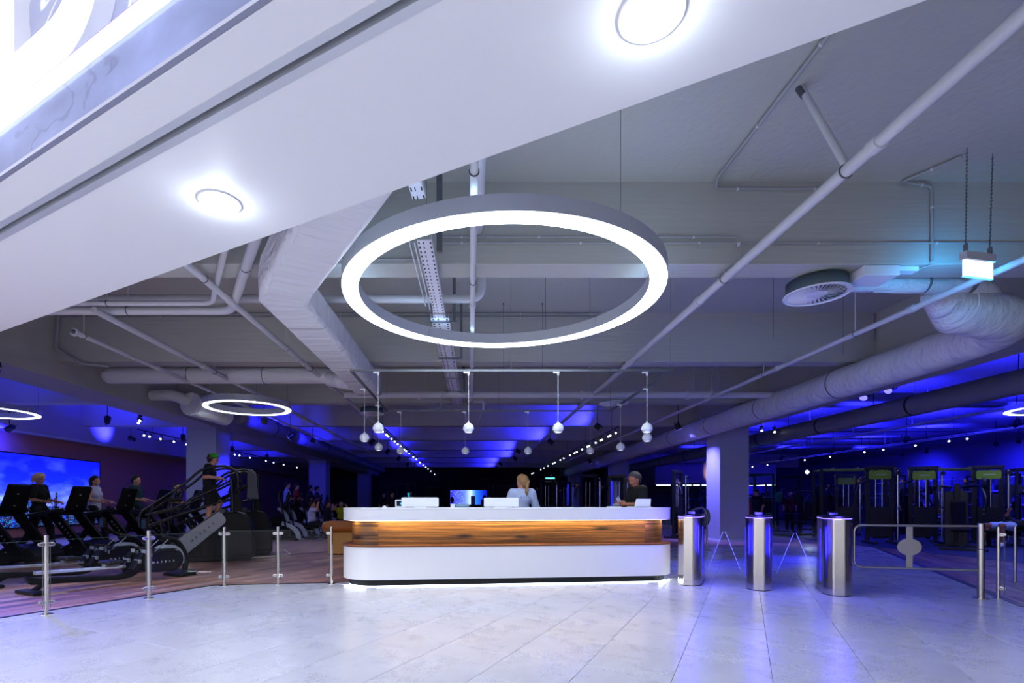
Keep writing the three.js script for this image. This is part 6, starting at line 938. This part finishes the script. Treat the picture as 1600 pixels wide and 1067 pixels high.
{
  let proto; const L0 = 'black wash light throwing blue light on the ceiling between two beams'; const bl = lit(new THREE.Color().setRGB(0.1, 0.09, 1), 2.5), can = std('#15161a', 0.45);
  // at: lamp, to: what it washes; the light sits just in front of the lens
  const wash = (x, y, d, tx, ty, td, k, ang, label, c0 = BLUE) => {
    const at = V(x, y, d), to = V(tx, ty, td), dir = to.clone().sub(at).normalize(), q = new THREE.Quaternion().setFromUnitVectors(v3(0, 0, 1), dir); let t;
    t = thing('wash_light', label, 'stage light', at, 0, label === L0 ? 'blue wash lights on the beams' : 'blue wash lights with a target of their own');
    proto = proto || [cyl(v3(0, 0, -0.14), v3(0, 0, 0.08), 0.075, 0.095, 16), cyl(v3(0, 0, 0.081), v3(0, 0, 0.086), 0.085, 0.085, 16), pipe([v3(0.11, 0, 0), v3(0.11, 0.0, -0.18), v3(-0.11, 0.0, -0.18), v3(-0.11, 0, 0)], 0.01, 0.03, 6)];
    const c = part('can', proto[0], can, t); c.quaternion.copy(q); part('lens', proto[1], bl, c); part('yoke', proto[2], can, c);
    part('hanger', cyl(v3(0, 0.06, 0), v3(0, YC - y - 0.004, 0), 0.012, 0.012, 8), can, t); spot(c0, k, at.clone().addScaledVector(dir, 0.12), to, ang, 0.9, 4);
  };
  const L = L0;
  for (const i of [2, 3, 4, 5, 6, 7]) { const d = crossB[i]; const e = crossB[i + 1]; const lx = [4.4, 3.4, 2.4, 2.6, 2.0, 2.0][i - 2]; wash(lx, 3.88, e - 0.62, lx - 0.9, 4.7, e, K.blue * 0.75, 0.95, 'black wash light throwing blue light between two beams of the hall'); if (i > 2) wash(-4.2, 3.88, e - 0.55, -3.6, 4.75, e, K.blue * 0.35, 0.8, 'black wash light on the left side of the hall ceiling'); }
  for (const i of [0, 1, 2, 3, 4, 5]) { const d = crossB[i]; wash(12.2, 3.8, d + 1.3, 13.2, YC, d + 2.4, K.blue * 2, 1.05, L); wash(17.5, 3.8, d + 2.2, 18.5, YC, d + 2.6, K.blue * 2, 1.05, L); if (i > 0) wash(22, 3.8, d + 2.2, 22.5, YC, d + 2.6, K.blue, 1.05, L); }
  for (const i of [0, 1, 2, 3, 4, 5]) { const d = crossB[i]; wash(-11.2, 3.8, d + 1.6, -11.8, YC, d + 2.6, K.blue * (i < 2 ? 0.35 : 1.0), 0.9, 'black wash light turning the cardio aisle ceiling blue'); }
  wash(-6.0, 3.6, 14.9, -6.9, 4.0, 17.5, K.blue * 0.7, 0.7, 'black wash light throwing blue light along the spiral duct');
  wash(-6.0, 3.6, 19.5, -6.9, 4.0, 21.5, K.blue * 0.7, 0.7, L);
  wash(-6.0, 3.45, 17.1, -8.2, 1.6, 17.1, K.blue * 1.6, 0.5, 'wash light turning the inner side of the left pillar blue');
  wash(6.9, 3.75, 17.0, 8.04, 1.3, 17.1, K.blue * 1.5, 0.75, 'wash light turning the inner side of the right pillar blue', new THREE.Color().setRGB(0.16, 0.15, 1));
  wash(6.9, 3.6, 29.5, 8.04, 1.6, 29.8, K.blue * 1.4, 0.6, 'wash light turning the second right pillar blue');
  wash(6.6, 3.6, 42, 8.04, 1.6, 42, K.blue * 1.4, 0.6, 'wash light turning the third right pillar blue');
  wash(-13.5, 3.4, 12.2, -14.5, 2.95, 12.4, K.blue * 0.8, 1.1, 'wash light above the video wall, nearer one'); wash(-13.5, 3.4, 15.0, -14.5, 2.95, 15.2, K.blue * 0.7, 1.1, 'wash light above the video wall, farther one'); wash(-7.75, 3.4, 8.3, -4.9, 0, 6.0, K.blue * 1.1, 0.42, 'wash light throwing blue on the tiles by the glass fence');
  wash(-13.2, 3.7, 27.0, -14.4, 1.8, 27.2, K.blue * 1.0, 0.6, 'wash light on the reddish wall beyond the first pillar');
  wash(-13.0, 3.7, 19.6, -13.95, 4.1, 19.4, K.blue * 1.0, 0.7, 'wash light hitting the bulkhead above the reddish wall');
  wash(10.15, 3.98, 12.4, 4.9, 0.0, 9.9, K.blue * 4, 0.18, 'wash light pouring blue on the tiles behind the turnstiles');
  wash(10.15, 3.98, 13.2, 7.0, 0.0, 10.9, K.blue * 3, 0.2, 'second wash light pouring blue on the tiles behind the turnstiles');
  for (const d of [18, 23, 28]) wash(23.6, 3.9, d, 25.7, 1.9, d + 0.6, K.blue * 2.2, 1.0, 'wash light turning the right wall blue behind the racks');
  for (const x of [14, 19, 23]) wash(x, 3.9, 41.6, x, 1.6, 44, K.blue * 2.2, 1.0, 'wash light turning the far right back wall blue');
  { const at = V(15.75, 2.68, 24), t = thing('flood_light', 'single very bright white lamp deep in the right hall', 'light', at); part('can', cyl(v3(0, 0, -0.12), v3(0, 0, 0.05), 0.1, 0.13, 18), can, t); part('lens', cyl(v3(0, 0, 0.051), v3(0, 0, 0.056), 0.085, 0.085, 18), lit(COLD, 8), t); part('hanger', cyl(v3(0, 0.1, 0), v3(0, YC - 2.68 - 0.004, 0), 0.014, 0.014, 8), can, t); spot(COLD, 2.5, V(15.75, 2.68, 23.9), V(12, 0, 16), 0.7, 0.9, 6); }
}
renderer.render(scene, camera);
